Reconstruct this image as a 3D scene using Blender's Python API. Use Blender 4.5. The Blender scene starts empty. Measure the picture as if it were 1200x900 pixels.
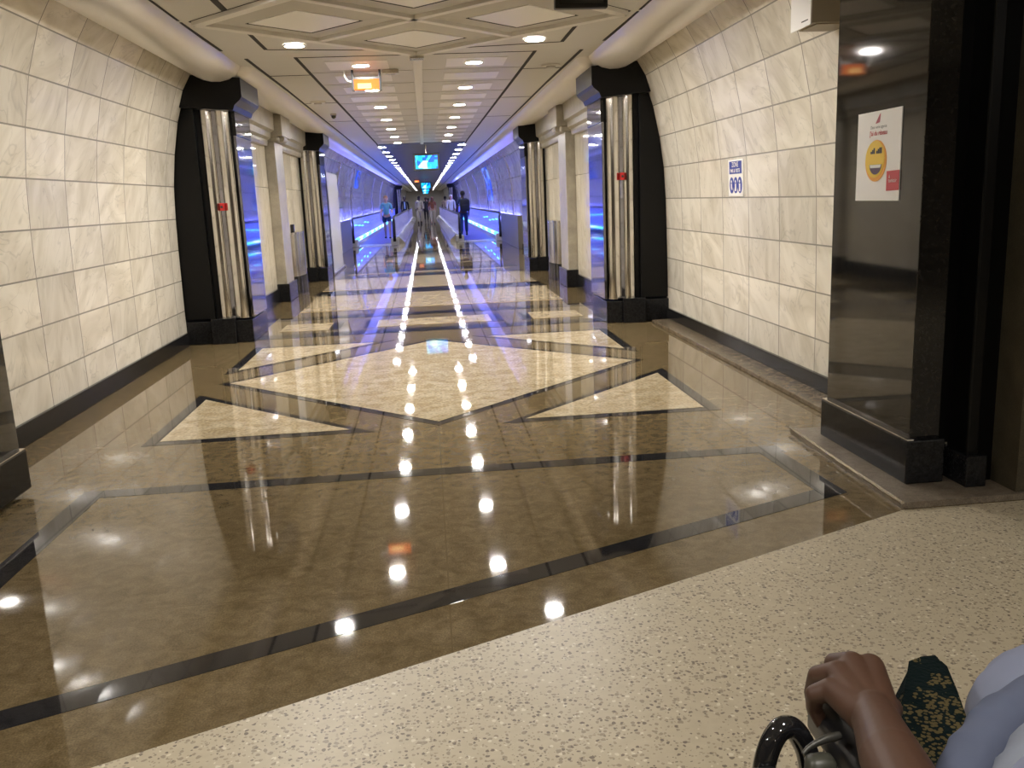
import bpy, bmesh, math, random
from mathutils import Vector, Matrix
random.seed(7)
R = math.radians
sc = bpy.context.scene
COL = sc.collection

# ------------------------------------------------------------------ materials
MATS = {}
def new_mat(name):
    m = bpy.data.materials.new(name); m.use_nodes = True
    nt = m.node_tree; b = nt.nodes['Principled BSDF']
    MATS[name] = m
    return m, nt, b
def N(nt, t, **kw):
    n = nt.nodes.new(t)
    for k, v in kw.items():
        if k in n.inputs.keys() if isinstance(k, str) else False: n.inputs[k].default_value = v
        else: setattr(n, k, v)
    return n
def plain(name, col, rough=.5, metal=0., noise=0., nscale=20., emit=None, es=0., coat=0., ior=1.5):
    m, nt, b = new_mat(name)
    b.inputs['Base Color'].default_value = (*col, 1)
    b.inputs['Roughness'].default_value = rough; b.inputs['Metallic'].default_value = metal
    b.inputs['IOR'].default_value = ior
    if coat: b.inputs['Coat Weight'].default_value = coat; b.inputs['Coat Roughness'].default_value = .05
    if noise:
        tc = N(nt, 'ShaderNodeTexCoord'); nz = N(nt, 'ShaderNodeTexNoise'); nz.inputs['Scale'].default_value = nscale
        nz.inputs['Detail'].default_value = 6
        nt.links.new(tc.outputs['Object'], nz.inputs['Vector'])
        mx = N(nt, 'ShaderNodeMix', data_type='RGBA')
        mx.inputs[6].default_value = (*[c * (1 - noise) for c in col], 1); mx.inputs[7].default_value = (*[min(1, c * (1 + noise)) for c in col], 1)
        nt.links.new(nz.outputs['Fac'], mx.inputs[0]); nt.links.new(mx.outputs[2], b.inputs['Base Color'])
    if emit:
        b.inputs['Emission Color'].default_value = (*emit, 1); b.inputs['Emission Strength'].default_value = es
    return m

def marble_tile(name, tw, th, u0, base, dark, rough=.12, seed=0., mortar=.006, vein=True):
    """UV: u along the wall in metres, v up the wall in metres."""
    m, nt, b = new_mat(name); L = nt.links.new
    uv = N(nt, 'ShaderNodeUVMap'); uv.uv_map = 'UVMap'
    off = N(nt, 'ShaderNodeVectorMath', operation='SUBTRACT'); off.inputs[1].default_value = (u0, 0, 0)
    L(uv.outputs['UV'], off.inputs[0])
    br = N(nt, 'ShaderNodeTexBrick'); br.offset = 0.; br.squash = 1.
    br.inputs['Scale'].default_value = 1.; br.inputs['Brick Width'].default_value = tw; br.inputs['Row Height'].default_value = th
    br.inputs['Mortar Size'].default_value = mortar; br.inputs['Mortar Smooth'].default_value = .2
    L(off.outputs[0], br.inputs['Vector'])
    # tile id -> random tint and a private piece of veining
    dv = N(nt, 'ShaderNodeVectorMath', operation='DIVIDE'); dv.inputs[1].default_value = (tw, th, 1); L(off.outputs[0], dv.inputs[0])
    fl = N(nt, 'ShaderNodeVectorMath', operation='FLOOR'); L(dv.outputs[0], fl.inputs[0])
    wn = N(nt, 'ShaderNodeTexWhiteNoise', noise_dimensions='3D'); 
    ad = N(nt, 'ShaderNodeVectorMath', operation='ADD'); ad.inputs[1].default_value = (seed, seed * 2, 0); L(fl.outputs[0], ad.inputs[0]); L(ad.outputs[0], wn.inputs['Vector'])
    sc_ = N(nt, 'ShaderNodeVectorMath', operation='SCALE'); sc_.inputs['Scale'].default_value = 7.; L(wn.outputs['Color'], sc_.inputs[0])
    a2 = N(nt, 'ShaderNodeVectorMath', operation='ADD'); L(off.outputs[0], a2.inputs[0]); L(sc_.outputs[0], a2.inputs[1])
    rot = N(nt, 'ShaderNodeVectorRotate', rotation_type='Z_AXIS'); L(a2.outputs[0], rot.inputs['Vector'])
    am = N(nt, 'ShaderNodeMath', operation='MULTIPLY'); am.inputs[1].default_value = 1.3; L(wn.outputs['Value'], am.inputs[0]); L(am.outputs[0], rot.inputs['Angle'])
    st = N(nt, 'ShaderNodeVectorMath', operation='MULTIPLY'); st.inputs[1].default_value = (2.2, .9, 1); L(rot.outputs[0], st.inputs[0])
    nz = N(nt, 'ShaderNodeTexNoise'); nz.inputs['Scale'].default_value = 1.6; nz.inputs['Detail'].default_value = 5; nz.inputs['Distortion'].default_value = 1.6
    L(st.outputs[0], nz.inputs['Vector'])
    cr = N(nt, 'ShaderNodeValToRGB'); e = cr.color_ramp.elements
    e[0].position = .30; e[0].color = (*dark, 1); e[1].position = .62; e[1].color = (*base, 1)
    L(nz.outputs['Fac'], cr.inputs[0])
    # thin veins
    vz = N(nt, 'ShaderNodeTexNoise'); vz.inputs['Scale'].default_value = 1.1; vz.inputs['Detail'].default_value = 3; vz.inputs['Distortion'].default_value = 2.2
    L(st.outputs[0], vz.inputs['Vector'])
    vs = N(nt, 'ShaderNodeMath', operation='SUBTRACT'); vs.inputs[1].default_value = .5; L(vz.outputs['Fac'], vs.inputs[0])
    va = N(nt, 'ShaderNodeMath', operation='ABSOLUTE'); L(vs.outputs[0], va.inputs[0])
    vr = N(nt, 'ShaderNodeMapRange'); vr.inputs['From Min'].default_value = 0; vr.inputs['From Max'].default_value = .014
    vr.inputs['To Min'].default_value = .84 if vein else 1.; vr.inputs['To Max'].default_value = 1.; L(va.outputs[0], vr.inputs['Value'])
    # tint
    tr = N(nt, 'ShaderNodeMapRange'); tr.inputs['To Min'].default_value = .87; tr.inputs['To Max'].default_value = 1.08; L(wn.outputs['Value'], tr.inputs['Value'])
    mu = N(nt, 'ShaderNodeMath', operation='MULTIPLY'); L(vr.outputs[0], mu.inputs[0]); L(tr.outputs[0], mu.inputs[1])
    cm = N(nt, 'ShaderNodeVectorMath', operation='SCALE'); L(cr.outputs[0], cm.inputs[0]); L(mu.outputs[0], cm.inputs['Scale'])
    mx = N(nt, 'ShaderNodeMix', data_type='RGBA'); L(br.outputs['Fac'], mx.inputs[0]); L(cm.outputs[0], mx.inputs[6])
    mx.inputs[7].default_value = (*[c * .38 for c in base], 1); L(mx.outputs[2], b.inputs['Base Color'])
    b.inputs['Roughness'].default_value = rough; b.inputs['IOR'].default_value = 1.55
    bp = N(nt, 'ShaderNodeBump'); bp.inputs['Strength'].default_value = .25; bp.inputs['Distance'].default_value = .004; bp.invert = True
    L(br.outputs['Fac'], bp.inputs['Height']); L(bp.outputs[0], b.inputs['Normal'])
    return m

def stone(name, c1, c2, scale, rough, c3=None, fine=160., joint=None, bump=0., ior=1.5):
    """mottled polished stone, object coordinates; optional slab joints (w,h)."""
    m, nt, b = new_mat(name); L = nt.links.new
    tc = N(nt, 'ShaderNodeTexCoord')
    n1 = N(nt, 'ShaderNodeTexNoise'); n1.inputs['Scale'].default_value = scale; n1.inputs['Detail'].default_value = 8; n1.inputs['Roughness'].default_value = .65
    n1.inputs['Distortion'].default_value = .6
    n2 = N(nt, 'ShaderNodeTexNoise'); n2.inputs['Scale'].default_value = fine; n2.inputs['Detail'].default_value = 4
    L(tc.outputs['Object'], n1.inputs['Vector']); L(tc.outputs['Object'], n2.inputs['Vector'])
    cr = N(nt, 'ShaderNodeValToRGB'); e = cr.color_ramp.elements
    e[0].position = .36; e[0].color = (*c1, 1); e[1].position = .64; e[1].color = (*c2, 1); L(n1.outputs['Fac'], cr.inputs[0])
    mr = N(nt, 'ShaderNodeMapRange'); mr.inputs['From Min'].default_value = .3; mr.inputs['From Max'].default_value = .7
    mr.inputs['To Min'].default_value = .72; mr.inputs['To Max'].default_value = 1.28; L(n2.outputs['Fac'], mr.inputs['Value'])
    v = N(nt, 'ShaderNodeVectorMath', operation='SCALE'); L(cr.outputs[0], v.inputs[0]); L(mr.outputs[0], v.inputs['Scale'])
    out = v.outputs[0]
    if joint:
        br = N(nt, 'ShaderNodeTexBrick'); br.offset = .0; br.inputs['Scale'].default_value = 1.
        br.inputs['Brick Width'].default_value = joint[0]; br.inputs['Row Height'].default_value = joint[1]; br.inputs['Mortar Size'].default_value = .003
        L(tc.outputs['Object'], br.inputs['Vector'])
        mx = N(nt, 'ShaderNodeMix', data_type='RGBA'); L(br.outputs['Fac'], mx.inputs[0]); L(out, mx.inputs[6]); mx.inputs[7].default_value = (*[c * 1.12 for c in c1], 1)
        out = mx.outputs[2]
    L(out, b.inputs['Base Color'])
    b.inputs['Roughness'].default_value = rough; b.inputs['IOR'].default_value = ior
    if bump:
        bp = N(nt, 'ShaderNodeBump'); bp.inputs['Strength'].default_value = bump; bp.inputs['Distance'].default_value = .002
        n3 = N(nt, 'ShaderNodeTexNoise'); n3.inputs['Scale'].default_value = 3.; L(tc.outputs['Object'], n3.inputs['Vector']); L(n3.outputs['Fac'], bp.inputs['Height']); L(bp.outputs[0], b.inputs['Normal'])
    return m

def terrazzo(name):
    m, nt, b = new_mat(name); L = nt.links.new
    tc = N(nt, 'ShaderNodeTexCoord')
    nz = N(nt, 'ShaderNodeTexNoise'); nz.inputs['Scale'].default_value = 25; L(tc.outputs['Object'], nz.inputs['Vector'])
    cur = None
    base = N(nt, 'ShaderNodeMix', data_type='RGBA'); L(nz.outputs['Fac'], base.inputs[0])
    base.inputs[6].default_value = (.50, .43, .30, 1); base.inputs[7].default_value = (.62, .545, .40, 1); cur = base.outputs[2]
    for sc_, thr, colr, off in ((62, .34, (.34, .28, .20), 0), (48, .24, (.72, .66, .53), 3.3), (85, .33, (.40, .33, .23), 7.7), (70, .30, (.20, .16, .12), 5.1)):
        mp = N(nt, 'ShaderNodeVectorMath', operation='ADD'); mp.inputs[1].default_value = (off, off * 1.7, off); L(tc.outputs['Object'], mp.inputs[0])
        dn = N(nt, 'ShaderNodeTexNoise'); dn.inputs['Scale'].default_value = 60; L(tc.outputs['Object'], dn.inputs['Vector'])
        dm = N(nt, 'ShaderNodeVectorMath', operation='SCALE'); dm.inputs['Scale'].default_value = .014; L(dn.outputs['Color'], dm.inputs[0])
        d2 = N(nt, 'ShaderNodeVectorMath', operation='ADD'); L(mp.outputs[0], d2.inputs[0]); L(dm.outputs[0], d2.inputs[1])
        vo = N(nt, 'ShaderNodeTexVoronoi'); vo.inputs['Scale'].default_value = sc_; L(d2.outputs[0], vo.inputs['Vector'])
        sp = N(nt, 'ShaderNodeSeparateColor'); L(vo.outputs['Color'], sp.inputs[0])
        th = N(nt, 'ShaderNodeMath', operation='MULTIPLY'); th.inputs[1].default_value = thr * 1.5; L(sp.outputs[0], th.inputs[0])
        lt = N(nt, 'ShaderNodeMath', operation='LESS_THAN'); L(vo.outputs['Distance'], lt.inputs[0]); L(th.outputs[0], lt.inputs[1])
        g2 = N(nt, 'ShaderNodeMath', operation='GREATER_THAN'); g2.inputs[1].default_value = .45; L(sp.outputs[1], g2.inputs[0])
        an = N(nt, 'ShaderNodeMath', operation='MULTIPLY'); L(lt.outputs[0], an.inputs[0]); L(g2.outputs[0], an.inputs[1])
        mx = N(nt, 'ShaderNodeMix', data_type='RGBA'); L(an.outputs[0], mx.inputs[0]); L(cur, mx.inputs[6]); mx.inputs[7].default_value = (*colr, 1)
        cur = mx.outputs[2]
    L(cur, b.inputs['Base Color']); b.inputs['Roughness'].default_value = .38
    return m

def screen_mat(name, cols, strength, sx=9., sy=7.):
    """lit display: blocks of colour (a departures style picture)"""
    m, nt, b = new_mat(name); L = nt.links.new
    tc = N(nt, 'ShaderNodeTexCoord'); mp = N(nt, 'ShaderNodeVectorMath', operation='MULTIPLY'); mp.inputs[1].default_value = (sx, 1, sy); L(tc.outputs['Object'], mp.inputs[0])
    vo = N(nt, 'ShaderNodeTexVoronoi', distance='CHEBYCHEV'); vo.inputs['Scale'].default_value = 1.; L(mp.outputs[0], vo.inputs['Vector'])
    cr = N(nt, 'ShaderNodeValToRGB'); cr.color_ramp.interpolation = 'CONSTANT'
    while len(cr.color_ramp.elements) < len(cols): cr.color_ramp.elements.new(.5)
    for i, (p, c) in enumerate(cols): cr.color_ramp.elements[i].position = p; cr.color_ramp.elements[i].color = (*c, 1)
    sp = N(nt, 'ShaderNodeSeparateColor'); L(vo.outputs['Color'], sp.inputs[0]); L(sp.outputs[0], cr.inputs[0])
    L(cr.outputs[0], b.inputs['Emission Color']); b.inputs['Emission Strength'].default_value = strength
    b.inputs['Base Color'].default_value = (.01, .01, .02, 1); b.inputs['Roughness'].default_value = .2
    return m

MB_BASE, MB_DARK = (.82, .77, .67), (.64, .585, .48)
M_WALL_L = marble_tile('marble wall tiles', .66, 1/3, 6.40, MB_BASE, MB_DARK, .10, 1.)
M_WALL_R = marble_tile('marble wall tiles right', .66, 1/3, 6.02, MB_BASE, MB_DARK, .10, 5.)
M_FAR = marble_tile('glossy far wall panels', 1.0, .66, 0., (.60, .60, .60), (.40, .40, .42), .10, 9., .012, False)
M_PANEL = marble_tile('polished marble slabs', 1.5, 1.75, .2, (.66, .61, .51), (.56, .51, .42), .05, 3., .004)
M_MARBLE = stone('carved marble', (.29, .265, .215), (.40, .365, .295), 4., .3)
M_BROWN = stone('brown granite floor', (.122, .088, .042), (.195, .145, .077), 15., .035, joint=(2.4, 1.6), ior=1.5)
M_CREAM = stone('cream marble inlay', (.37, .285, .165), (.53, .445, .31), 7., .03, fine=50., ior=1.45)
M_BLACKF = stone('black granite inlay', (.014, .0135, .015), (.030, .029, .031), 30., .035, ior=1.45)
M_TERR = terrazzo('beige terrazzo')
M_GRANITE = stone('black polished granite', (.006, .006, .006), (.018, .017, .016), 40., .05)
M_BASE = stone('black skirting granite', (.008, .008, .009), (.02, .02, .021), 40., .16)
M_MATTE = plain('matte black stone', (.004, .004, .004), .30, noise=.3)
for m_ in (M_MATTE, M_BASE): m_.node_tree.nodes['Principled BSDF'].inputs['Specular IOR Level'].default_value = .22
M_DARKSTEEL = plain('polished dark steel', (.34, .34, .38), .06, 1.)
M_CHROME = plain('chrome', (.66, .63, .585), .13, 1., noise=.04, nscale=2)
M_STEEL = plain('brushed steel', (.62, .58, .52), .22, 1., noise=.08, nscale=40)
M_CEIL = plain('ceiling paint', (.62, .60, .56), .42, noise=.03, nscale=3)
M_CEILP = plain('pale ceiling panel', (.88, .86, .82), .35)
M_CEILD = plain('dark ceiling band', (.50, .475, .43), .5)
M_CEILRIB = plain('ceiling rib', (.74, .715, .665), .4)
M_COVE = plain('satin cove metal', (.78, .74, .68), .28, .25)
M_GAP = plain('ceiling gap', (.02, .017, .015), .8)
M_NAVY = plain('dark ceiling panel', (.025, .024, .04), .35)
M_LAMP = plain('downlight lens', (.9, .9, .9), .4, emit=(1, .95, .885), es=170.)
M_LAMPF = plain('far downlight lens', (.9, .9, .9), .4, emit=(.90, .91, 1.), es=50.)
M_RING = plain('downlight ring', (.7, .68, .64), .3)
M_WHITE = plain('white plastic', (.90, .88, .85), .4)
M_PAPER = plain('white poster paper', (.93, .91, .89), .5)
M_RED = plain('red print', (.55, .03, .04), .5)
M_BLUE = plain('blue print', (.035, .06, .38), .5)
M_INK = plain('black print', (.03, .03, .03), .6)
M_YEL = plain('yellow print', (.90, .60, .03), .5)
M_ORANGEP = plain('orange print', (.90, .40, .03), .5)
M_EXIT = plain('glowing orange sign lens', (.10, .03, .01), .4, emit=(1, .19, .035), es=.55)
M_EXITC = plain('bright sign core', (.2, .12, .05), .4, emit=(1, .52, .16), es=.6)
for m_ in (M_EXIT, M_EXITC): m_.node_tree.nodes['Principled BSDF'].inputs['Specular IOR Level'].default_value = 0.
M_BLACKP = plain('black plastic', (.012, .012, .013), .35)
M_GLOSSBLK = plain('glossy black', (.01, .01, .011), .08, coat=.6)
M_RUBBER = plain('black rubber handrail', (.012, .012, .014), .45)
M_BRASS = plain('brass', (.75, .58, .25), .25, 1.)
M_BALU = plain('backlit blue balustrade', (.10, .12, .5), .10, emit=(.10, .13, 1.0), es=.34)
M_BALUI = plain('inner balustrade panel', (.50, .50, .70), .15, .2, emit=(.28, .29, 1.), es=.09)  # faint glow stands in for lavender light reflected in the panel
M_LED = plain('cyan light strip and reflection', (.2, .8, 1), .3, emit=(.02, .40, 1.0), es=4.)
M_LEDW = plain('pink white light strip', (.9, .9, 1), .3, emit=(.75, .68, 1.0), es=2.2)
M_LEDB = plain('added blue uplight strip', (.2, .2, 1), .3, emit=(.18, .20, 1.0), es=58.)  # for the hidden strips added to light the far walls blue
M_BELT = plain('walkway pallets', (.06, .06, .55), .3, .2)  # blue of the LED light is put into the dark belt's colour
M_CREAMM = plain('cream newel housing', (.55, .52, .42), .4)
M_SKIN = plain('brown skin', (.066, .031, .018), .5, noise=.12, nscale=18)
M_SKINL = plain('light skin', (.62, .36, .26), .55)
M_ROBE = plain('pale blue cotton', (.195, .215, .30), .8, noise=.10, nscale=9)
M_SHAWL = plain('slate blue cotton', (.085, .10, .155), .85, noise=.10, nscale=9)
M_SCREEN = screen_mat('blue display picture', [(0, (.0, .10, .85)), (.3, (.0, .42, 1.)), (.55, (.05, .75, 1.)), (.72, (.45, .95, 1.)), (.85, (.0, .05, .45))], .6)
M_BANNER = screen_mat('blue lit banner', [(0, (.0, .03, .5)), (.25, (.02, .10, 1.)), (.55, (.2, .35, 1.)), (.8, (.02, .02, .15))], .35, 3., 6.)

def spline(pts, n=6):
    P = [Vector(p) for p in pts]; out = []
    for i in range(len(P) - 1):
        a, b, c, d = P[max(i - 1, 0)], P[i], P[i + 1], P[min(i + 2, len(P) - 1)]
        for k in range(n):
            t = k / n; out.append(.5 * ((2 * b) + (c - a) * t + (2 * a - 5 * b + 4 * c - d) * t * t + (3 * b - a - 3 * c + d) * t ** 3))
    out.append(P[-1]); return out
def embroidered():
    m, nt, b = new_mat('dark green embroidered cloth'); L = nt.links.new
    tc = N(nt, 'ShaderNodeTexCoord')
    vo = N(nt, 'ShaderNodeTexVoronoi'); vo.inputs['Scale'].default_value = 150.; L(tc.outputs['Object'], vo.inputs['Vector'])
    nz = N(nt, 'ShaderNodeTexNoise'); nz.inputs['Scale'].default_value = 22.; nz.inputs['Detail'].default_value = 3; L(tc.outputs['Object'], nz.inputs['Vector'])
    sp = N(nt, 'ShaderNodeSeparateXYZ'); L(tc.outputs['Object'], sp.inputs[0])
    mr = N(nt, 'ShaderNodeMapRange'); mr.inputs['From Min'].default_value = .10; mr.inputs['From Max'].default_value = .27
    mr.inputs['To Min'].default_value = .38; mr.inputs['To Max'].default_value = .60; L(sp.outputs['Y'], mr.inputs['Value'])
    g = N(nt, 'ShaderNodeMath', operation='GREATER_THAN'); L(nz.outputs['Fac'], g.inputs[0]); L(mr.outputs[0], g.inputs[1])
    l = N(nt, 'ShaderNodeMath', operation='LESS_THAN'); l.inputs[1].default_value = .50; L(vo.outputs['Distance'], l.inputs[0])
    a = N(nt, 'ShaderNodeMath', operation='MULTIPLY'); L(g.outputs[0], a.inputs[0]); L(l.outputs[0], a.inputs[1])
    mx = N(nt, 'ShaderNodeMix', data_type='RGBA'); L(a.outputs[0], mx.inputs[0]); mx.inputs[6].default_value = (.003, .007, .007, 1); mx.inputs[7].default_value = (.080, .062, .027, 1)
    L(mx.outputs[2], b.inputs['Base Color']); b.inputs['Roughness'].default_value = .9; b.inputs['Specular IOR Level'].default_value = .08
    bp = N(nt, 'ShaderNodeBump'); bp.inputs['Strength'].default_value = .4; bp.inputs['Distance'].default_value = .003; L(vo.outputs['Distance'], bp.inputs['Height']); L(bp.outputs[0], b.inputs['Normal'])
    return m
M_EMB = embroidered()

# ------------------------------------------------------------------ mesh helpers
class MB:
    def __init__(s): s.bm = bmesh.new(); s.uv = None
    def box(s, x0, x1, y0, y1, z0, z1, bev=0.):
        g = bmesh.ops.create_cube(s.bm, size=1.)['verts']
        for v in g: v.co = Vector(((x0 + x1) / 2 + v.co.x * abs(x1 - x0), (y0 + y1) / 2 + v.co.y * abs(y1 - y0), (z0 + z1) / 2 + v.co.z * abs(z1 - z0)))
        if bev:
            es = list({e for v in g for e in v.link_edges})
            bmesh.ops.bevel(s.bm, geom=es, offset=bev, segments=2, affect='EDGES', profile=.5)
        return s
    def prism(s, pts, a, b, axis='y'):
        """closed polygon extruded: axis y -> pts are (x,z); axis z -> (x,y); axis x -> (y,z)"""
        f = {'y': lambda p, t: (p[0], t, p[1]), 'z': lambda p, t: (p[0], p[1], t), 'x': lambda p, t: (t, p[0], p[1])}[axis]
        A = [s.bm.verts.new(f(p, a)) for p in pts]; B = [s.bm.verts.new(f(p, b)) for p in pts]
        n = len(pts)
        s.bm.faces.new(A); s.bm.faces.new(B[::-1])
        for i in range(n): s.bm.faces.new((A[i], B[i], B[(i + 1) % n], A[(i + 1) % n]))
        return s
    def tube(s, pts, r, seg=12, cap=True):
        rs = r if isinstance(r, (list, tuple)) else [r] * len(pts)
        P = [Vector(p) for p in pts]; prev = None; rings = []; nrm = None
        for i, p in enumerate(P):
            t = (P[min(i + 1, len(P) - 1)] - P[max(i - 1, 0)]).normalized()
            if nrm is None:
                nrm = t.orthogonal().normalized()
            nrm = (nrm - t * nrm.dot(t)).normalized(); bn = t.cross(nrm)
            rings.append([s.bm.verts.new(p + (nrm * math.cos(2 * math.pi * k / seg) + bn * math.sin(2 * math.pi * k / seg)) * rs[i]) for k in range(seg)])
        for a, b in zip(rings, rings[1:]):
            for k in range(seg): s.bm.faces.new((a[k], a[(k + 1) % seg], b[(k + 1) % seg], b[k]))
        if cap: s.bm.faces.new(rings[0][::-1]); s.bm.faces.new(rings[-1])
        return s
    def disc(s, c, r, h, axis=2, seg=28):
        a = Vector(c); b = a.copy(); b[axis] += h
        return s.tube([a, b], r, seg)
    def ball(s, c, rx, ry=None, rz=None, seg=16):
        g = bmesh.ops.create_uvsphere(s.bm, u_segments=seg, v_segments=seg // 2 + 2, radius=1.)['verts']
        for v in g: v.co = Vector((c[0] + v.co.x * rx, c[1] + v.co.y * (ry or rx), c[2] + v.co.z * (rz or rx)))
        return s
    def build(s, name, mat, parent=None, smooth=None, origin=None):
        bmesh.ops.recalc_face_normals(s.bm, faces=s.bm.faces[:])
        if origin is not None: bmesh.ops.translate(s.bm, verts=s.bm.verts[:], vec=-Vector(origin))
        me = bpy.data.meshes.new(name); s.bm.to_mesh(me); s.bm.free()
        me.materials.append(mat)
        if smooth is not None:
            for p in me.polygons: p.use_smooth = True
            me.set_sharp_from_angle(angle=R(smooth))
        o = bpy.data.objects.new(name, me); COL.objects.link(o)
        if origin is not None: o.location = origin
        if parent: o.parent = parent
        return o
def tag(o, label=None, cat=None, group=None, kind=None):
    if label: o['label'] = label
    if cat: o['category'] = cat
    if group: o['group'] = group
    if kind: o['kind'] = kind
    return o
def empty(name, loc=(0, 0, 0)):
    o = bpy.data.objects.new(name, None); o.empty_display_size = .1; COL.objects.link(o); o.location = loc
    return o
def under(o, root):
    """parent keeping world place (parts are modelled in world coordinates)"""
    o.parent = root; o.matrix_parent_inverse = Matrix.Translation(-Vector(root.location)); return o
def structure(o, label=None, cat=None): return tag(o, label, cat, None, 'structure')
def copy_thing(root, delta):
    c = root.copy(); COL.objects.link(c); c.location = Vector(root.location) + Vector(delta)
    for ch in root.children:
        d = ch.copy(); COL.objects.link(d); d.parent = c
        d.matrix_parent_inverse = ch.matrix_parent_inverse.copy()
        for g in ch.children:
            e = g.copy(); COL.objects.link(e); e.parent = d; e.matrix_parent_inverse = g.matrix_parent_inverse.copy()
    return c

# ------------------------------------------------------------------ camera (solved from the vanishing points)
f = 1040.
def basis():
    Y = Vector((498.5 - 600, 235.8 - 450, f)).normalized()
    r = R(2.42); d0 = Vector((math.sin(r), math.cos(r), 0)); k = -d0.dot(Y) / Y.z
    D = Vector((d0.x, d0.y, k)).normalized()
    return D.cross(Y), Y, -D
BX, BY, BZ = basis()
EYE = Vector((0, 0, 1.45))
cam = bpy.data.cameras.new('camera'); co = bpy.data.objects.new('camera', cam); COL.objects.link(co)
rt = Vector((BX.x, BY.x, BZ.x)); up = -Vector((BX.y, BY.y, BZ.y)); fw = Vector((BX.z, BY.z, BZ.z))
mw = Matrix.Identity(4)
for i in range(3): mw[i][0] = rt[i]; mw[i][1] = up[i]; mw[i][2] = -fw[i]; mw[i][3] = EYE[i]
co.matrix_world = mw
cam.sensor_width = 36.; cam.lens = f / 1200 * 36; cam.clip_start = .02; cam.clip_end = 300
sc.camera = co

# ------------------------------------------------------------------ floor
END = 126.
mb = MB()
mb.prism([(-2.75, 1.413), (2.06, 3.62), (2.75, 3.63), (2.75, END), (-2.75, END)], -.1, 0, 'z')
mb.prism([(-7, -.55), (-2.75, 1.413), (-2.75, 3.7), (-7, 3.7)], -.1, 0, 'z')
fl = structure(mb.build('floor', M_BROWN), 'polished brown granite tunnel floor with inlaid pattern', 'floor')
mb = MB().prism([(-7, -6), (7, -6), (7, 3.64), (2.75, 3.63), (2.06, 3.62), (-2.75, 1.413), (-7, -.55)], -.1, 0, 'z')
structure(mb.build('floor', M_TERR), 'beige speckled terrazzo floor in the foreground', 'floor')

Bk = []; Cr = []
def blk(*p): Bk.append(p)
def crm(*p): Cr.append(p)
def edge(x): return 3.165 + .445 * x
# bordered brown panel nearest the camera (black band)
blk((-1.91, 4.62), (1.91, 4.62), (1.91, 4.74), (-1.91, 4.74))
blk((1.80, edge(1.80) - .13), (1.93, edge(1.93) - .13), (1.89, 4.62), (1.77, 4.62))
blk((-1.91, edge(-1.91) - .13), (-1.79, edge(-1.79)), (-1.79, 4.62), (-1.91, 4.62))
blk((-1.79, edge(-1.79) - .13), (1.80, edge(1.80) - .13), (1.80, edge(1.80)), (-1.79, edge(-1.79)))
def diamond_bay(y0, y1):
    cy = (y0 + y1) / 2; h = (y1 - y0) / 2
    A = (0, y0), (1.84, cy), (0, y1), (-1.84, cy)
    k = 1 - .10 / 1.84
    Bq = (0, cy - h * k), (1.84 * k, cy), (0, cy + h * k), (-1.84 * k, cy)
    for i in range(4):
        j = (i + 1) % 4; blk(A[i], A[j], Bq[j], Bq[i])
    crm(*Bq)
    for sx in (-1, 1):
        for ya, d in ((y0, 1), (y1, -1)):
            o = (sx * 1.89, ya - d * .06), (sx * 1.89, ya + d * 1.46), (sx * .42, ya - d * .06)
            q = (sx * 1.80, ya + d * .03), (sx * 1.80, ya + d * 1.27), (sx * .58, ya + d * .03)
            for i in range(3):
                j = (i + 1) % 3; blk(o[i], o[j], q[j], q[i])
            crm(*q)
diamond_bay(5.70, 9.48)
def rect(lst, x0, x1, y0, y1): lst((x0, y0), (x1, y0), (x1, y1), (x0, y1))
rect(blk, -2.3, 2.3, 10.10, 10.42); rect(blk, -2.3, 2.3, 11.68, 11.98)
for x0, x1 in ((-1.82, -1.24), (-.67, .71), (1.22, 1.83)): rect(crm, x0, x1, 10.66, 11.27)
for x0, x1 in ((-1.22, -1.10), (-.82, -.69), (.73, .86), (1.08, 1.20)): rect(blk, x0, x1, 10.62, 11.31)
rect(crm, -1.83, 1.87, 12.55, 14.62); rect(blk, -1.9, 1.9, 14.72, 15.42)
rect(crm, -1.85, 1.85, 15.52, 17.85); rect(blk, -1.9, 1.9, 18.0, 18.45)
rect(crm, -1.7, 1.7, 18.9, 19.1); rect(blk, -1.9, 1.9, 19.3, 19.9)
diamond_bay(21.2, 25.6)
rect(blk, -2.3, 2.3, 26.4, 26.8); rect(crm, -1.85, 1.85, 27.2, 29.4); rect(blk, -2.3, 2.3, 29.8, 30.2)
for k in range(14):
    rect(crm, -.32, .32, 31.5 + k * 3.2, 33.8 + k * 3.2)
    rect(blk, -.72, .72, 34.0 + k * 3.2, 34.3 + k * 3.2)
mb = MB()
for p in Bk: mb.prism(p, .0, .0015, 'z')
structure(mb.build('floor_inlay', M_BLACKF), 'black granite bands inlaid in the brown floor', 'floor')
mb = MB()
for p in Cr: mb.prism(p, .0, .003, 'z')
structure(mb.build('floor_inlay', M_CREAM), 'cream marble diamonds and panels inlaid in the floor', 'floor')

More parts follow.
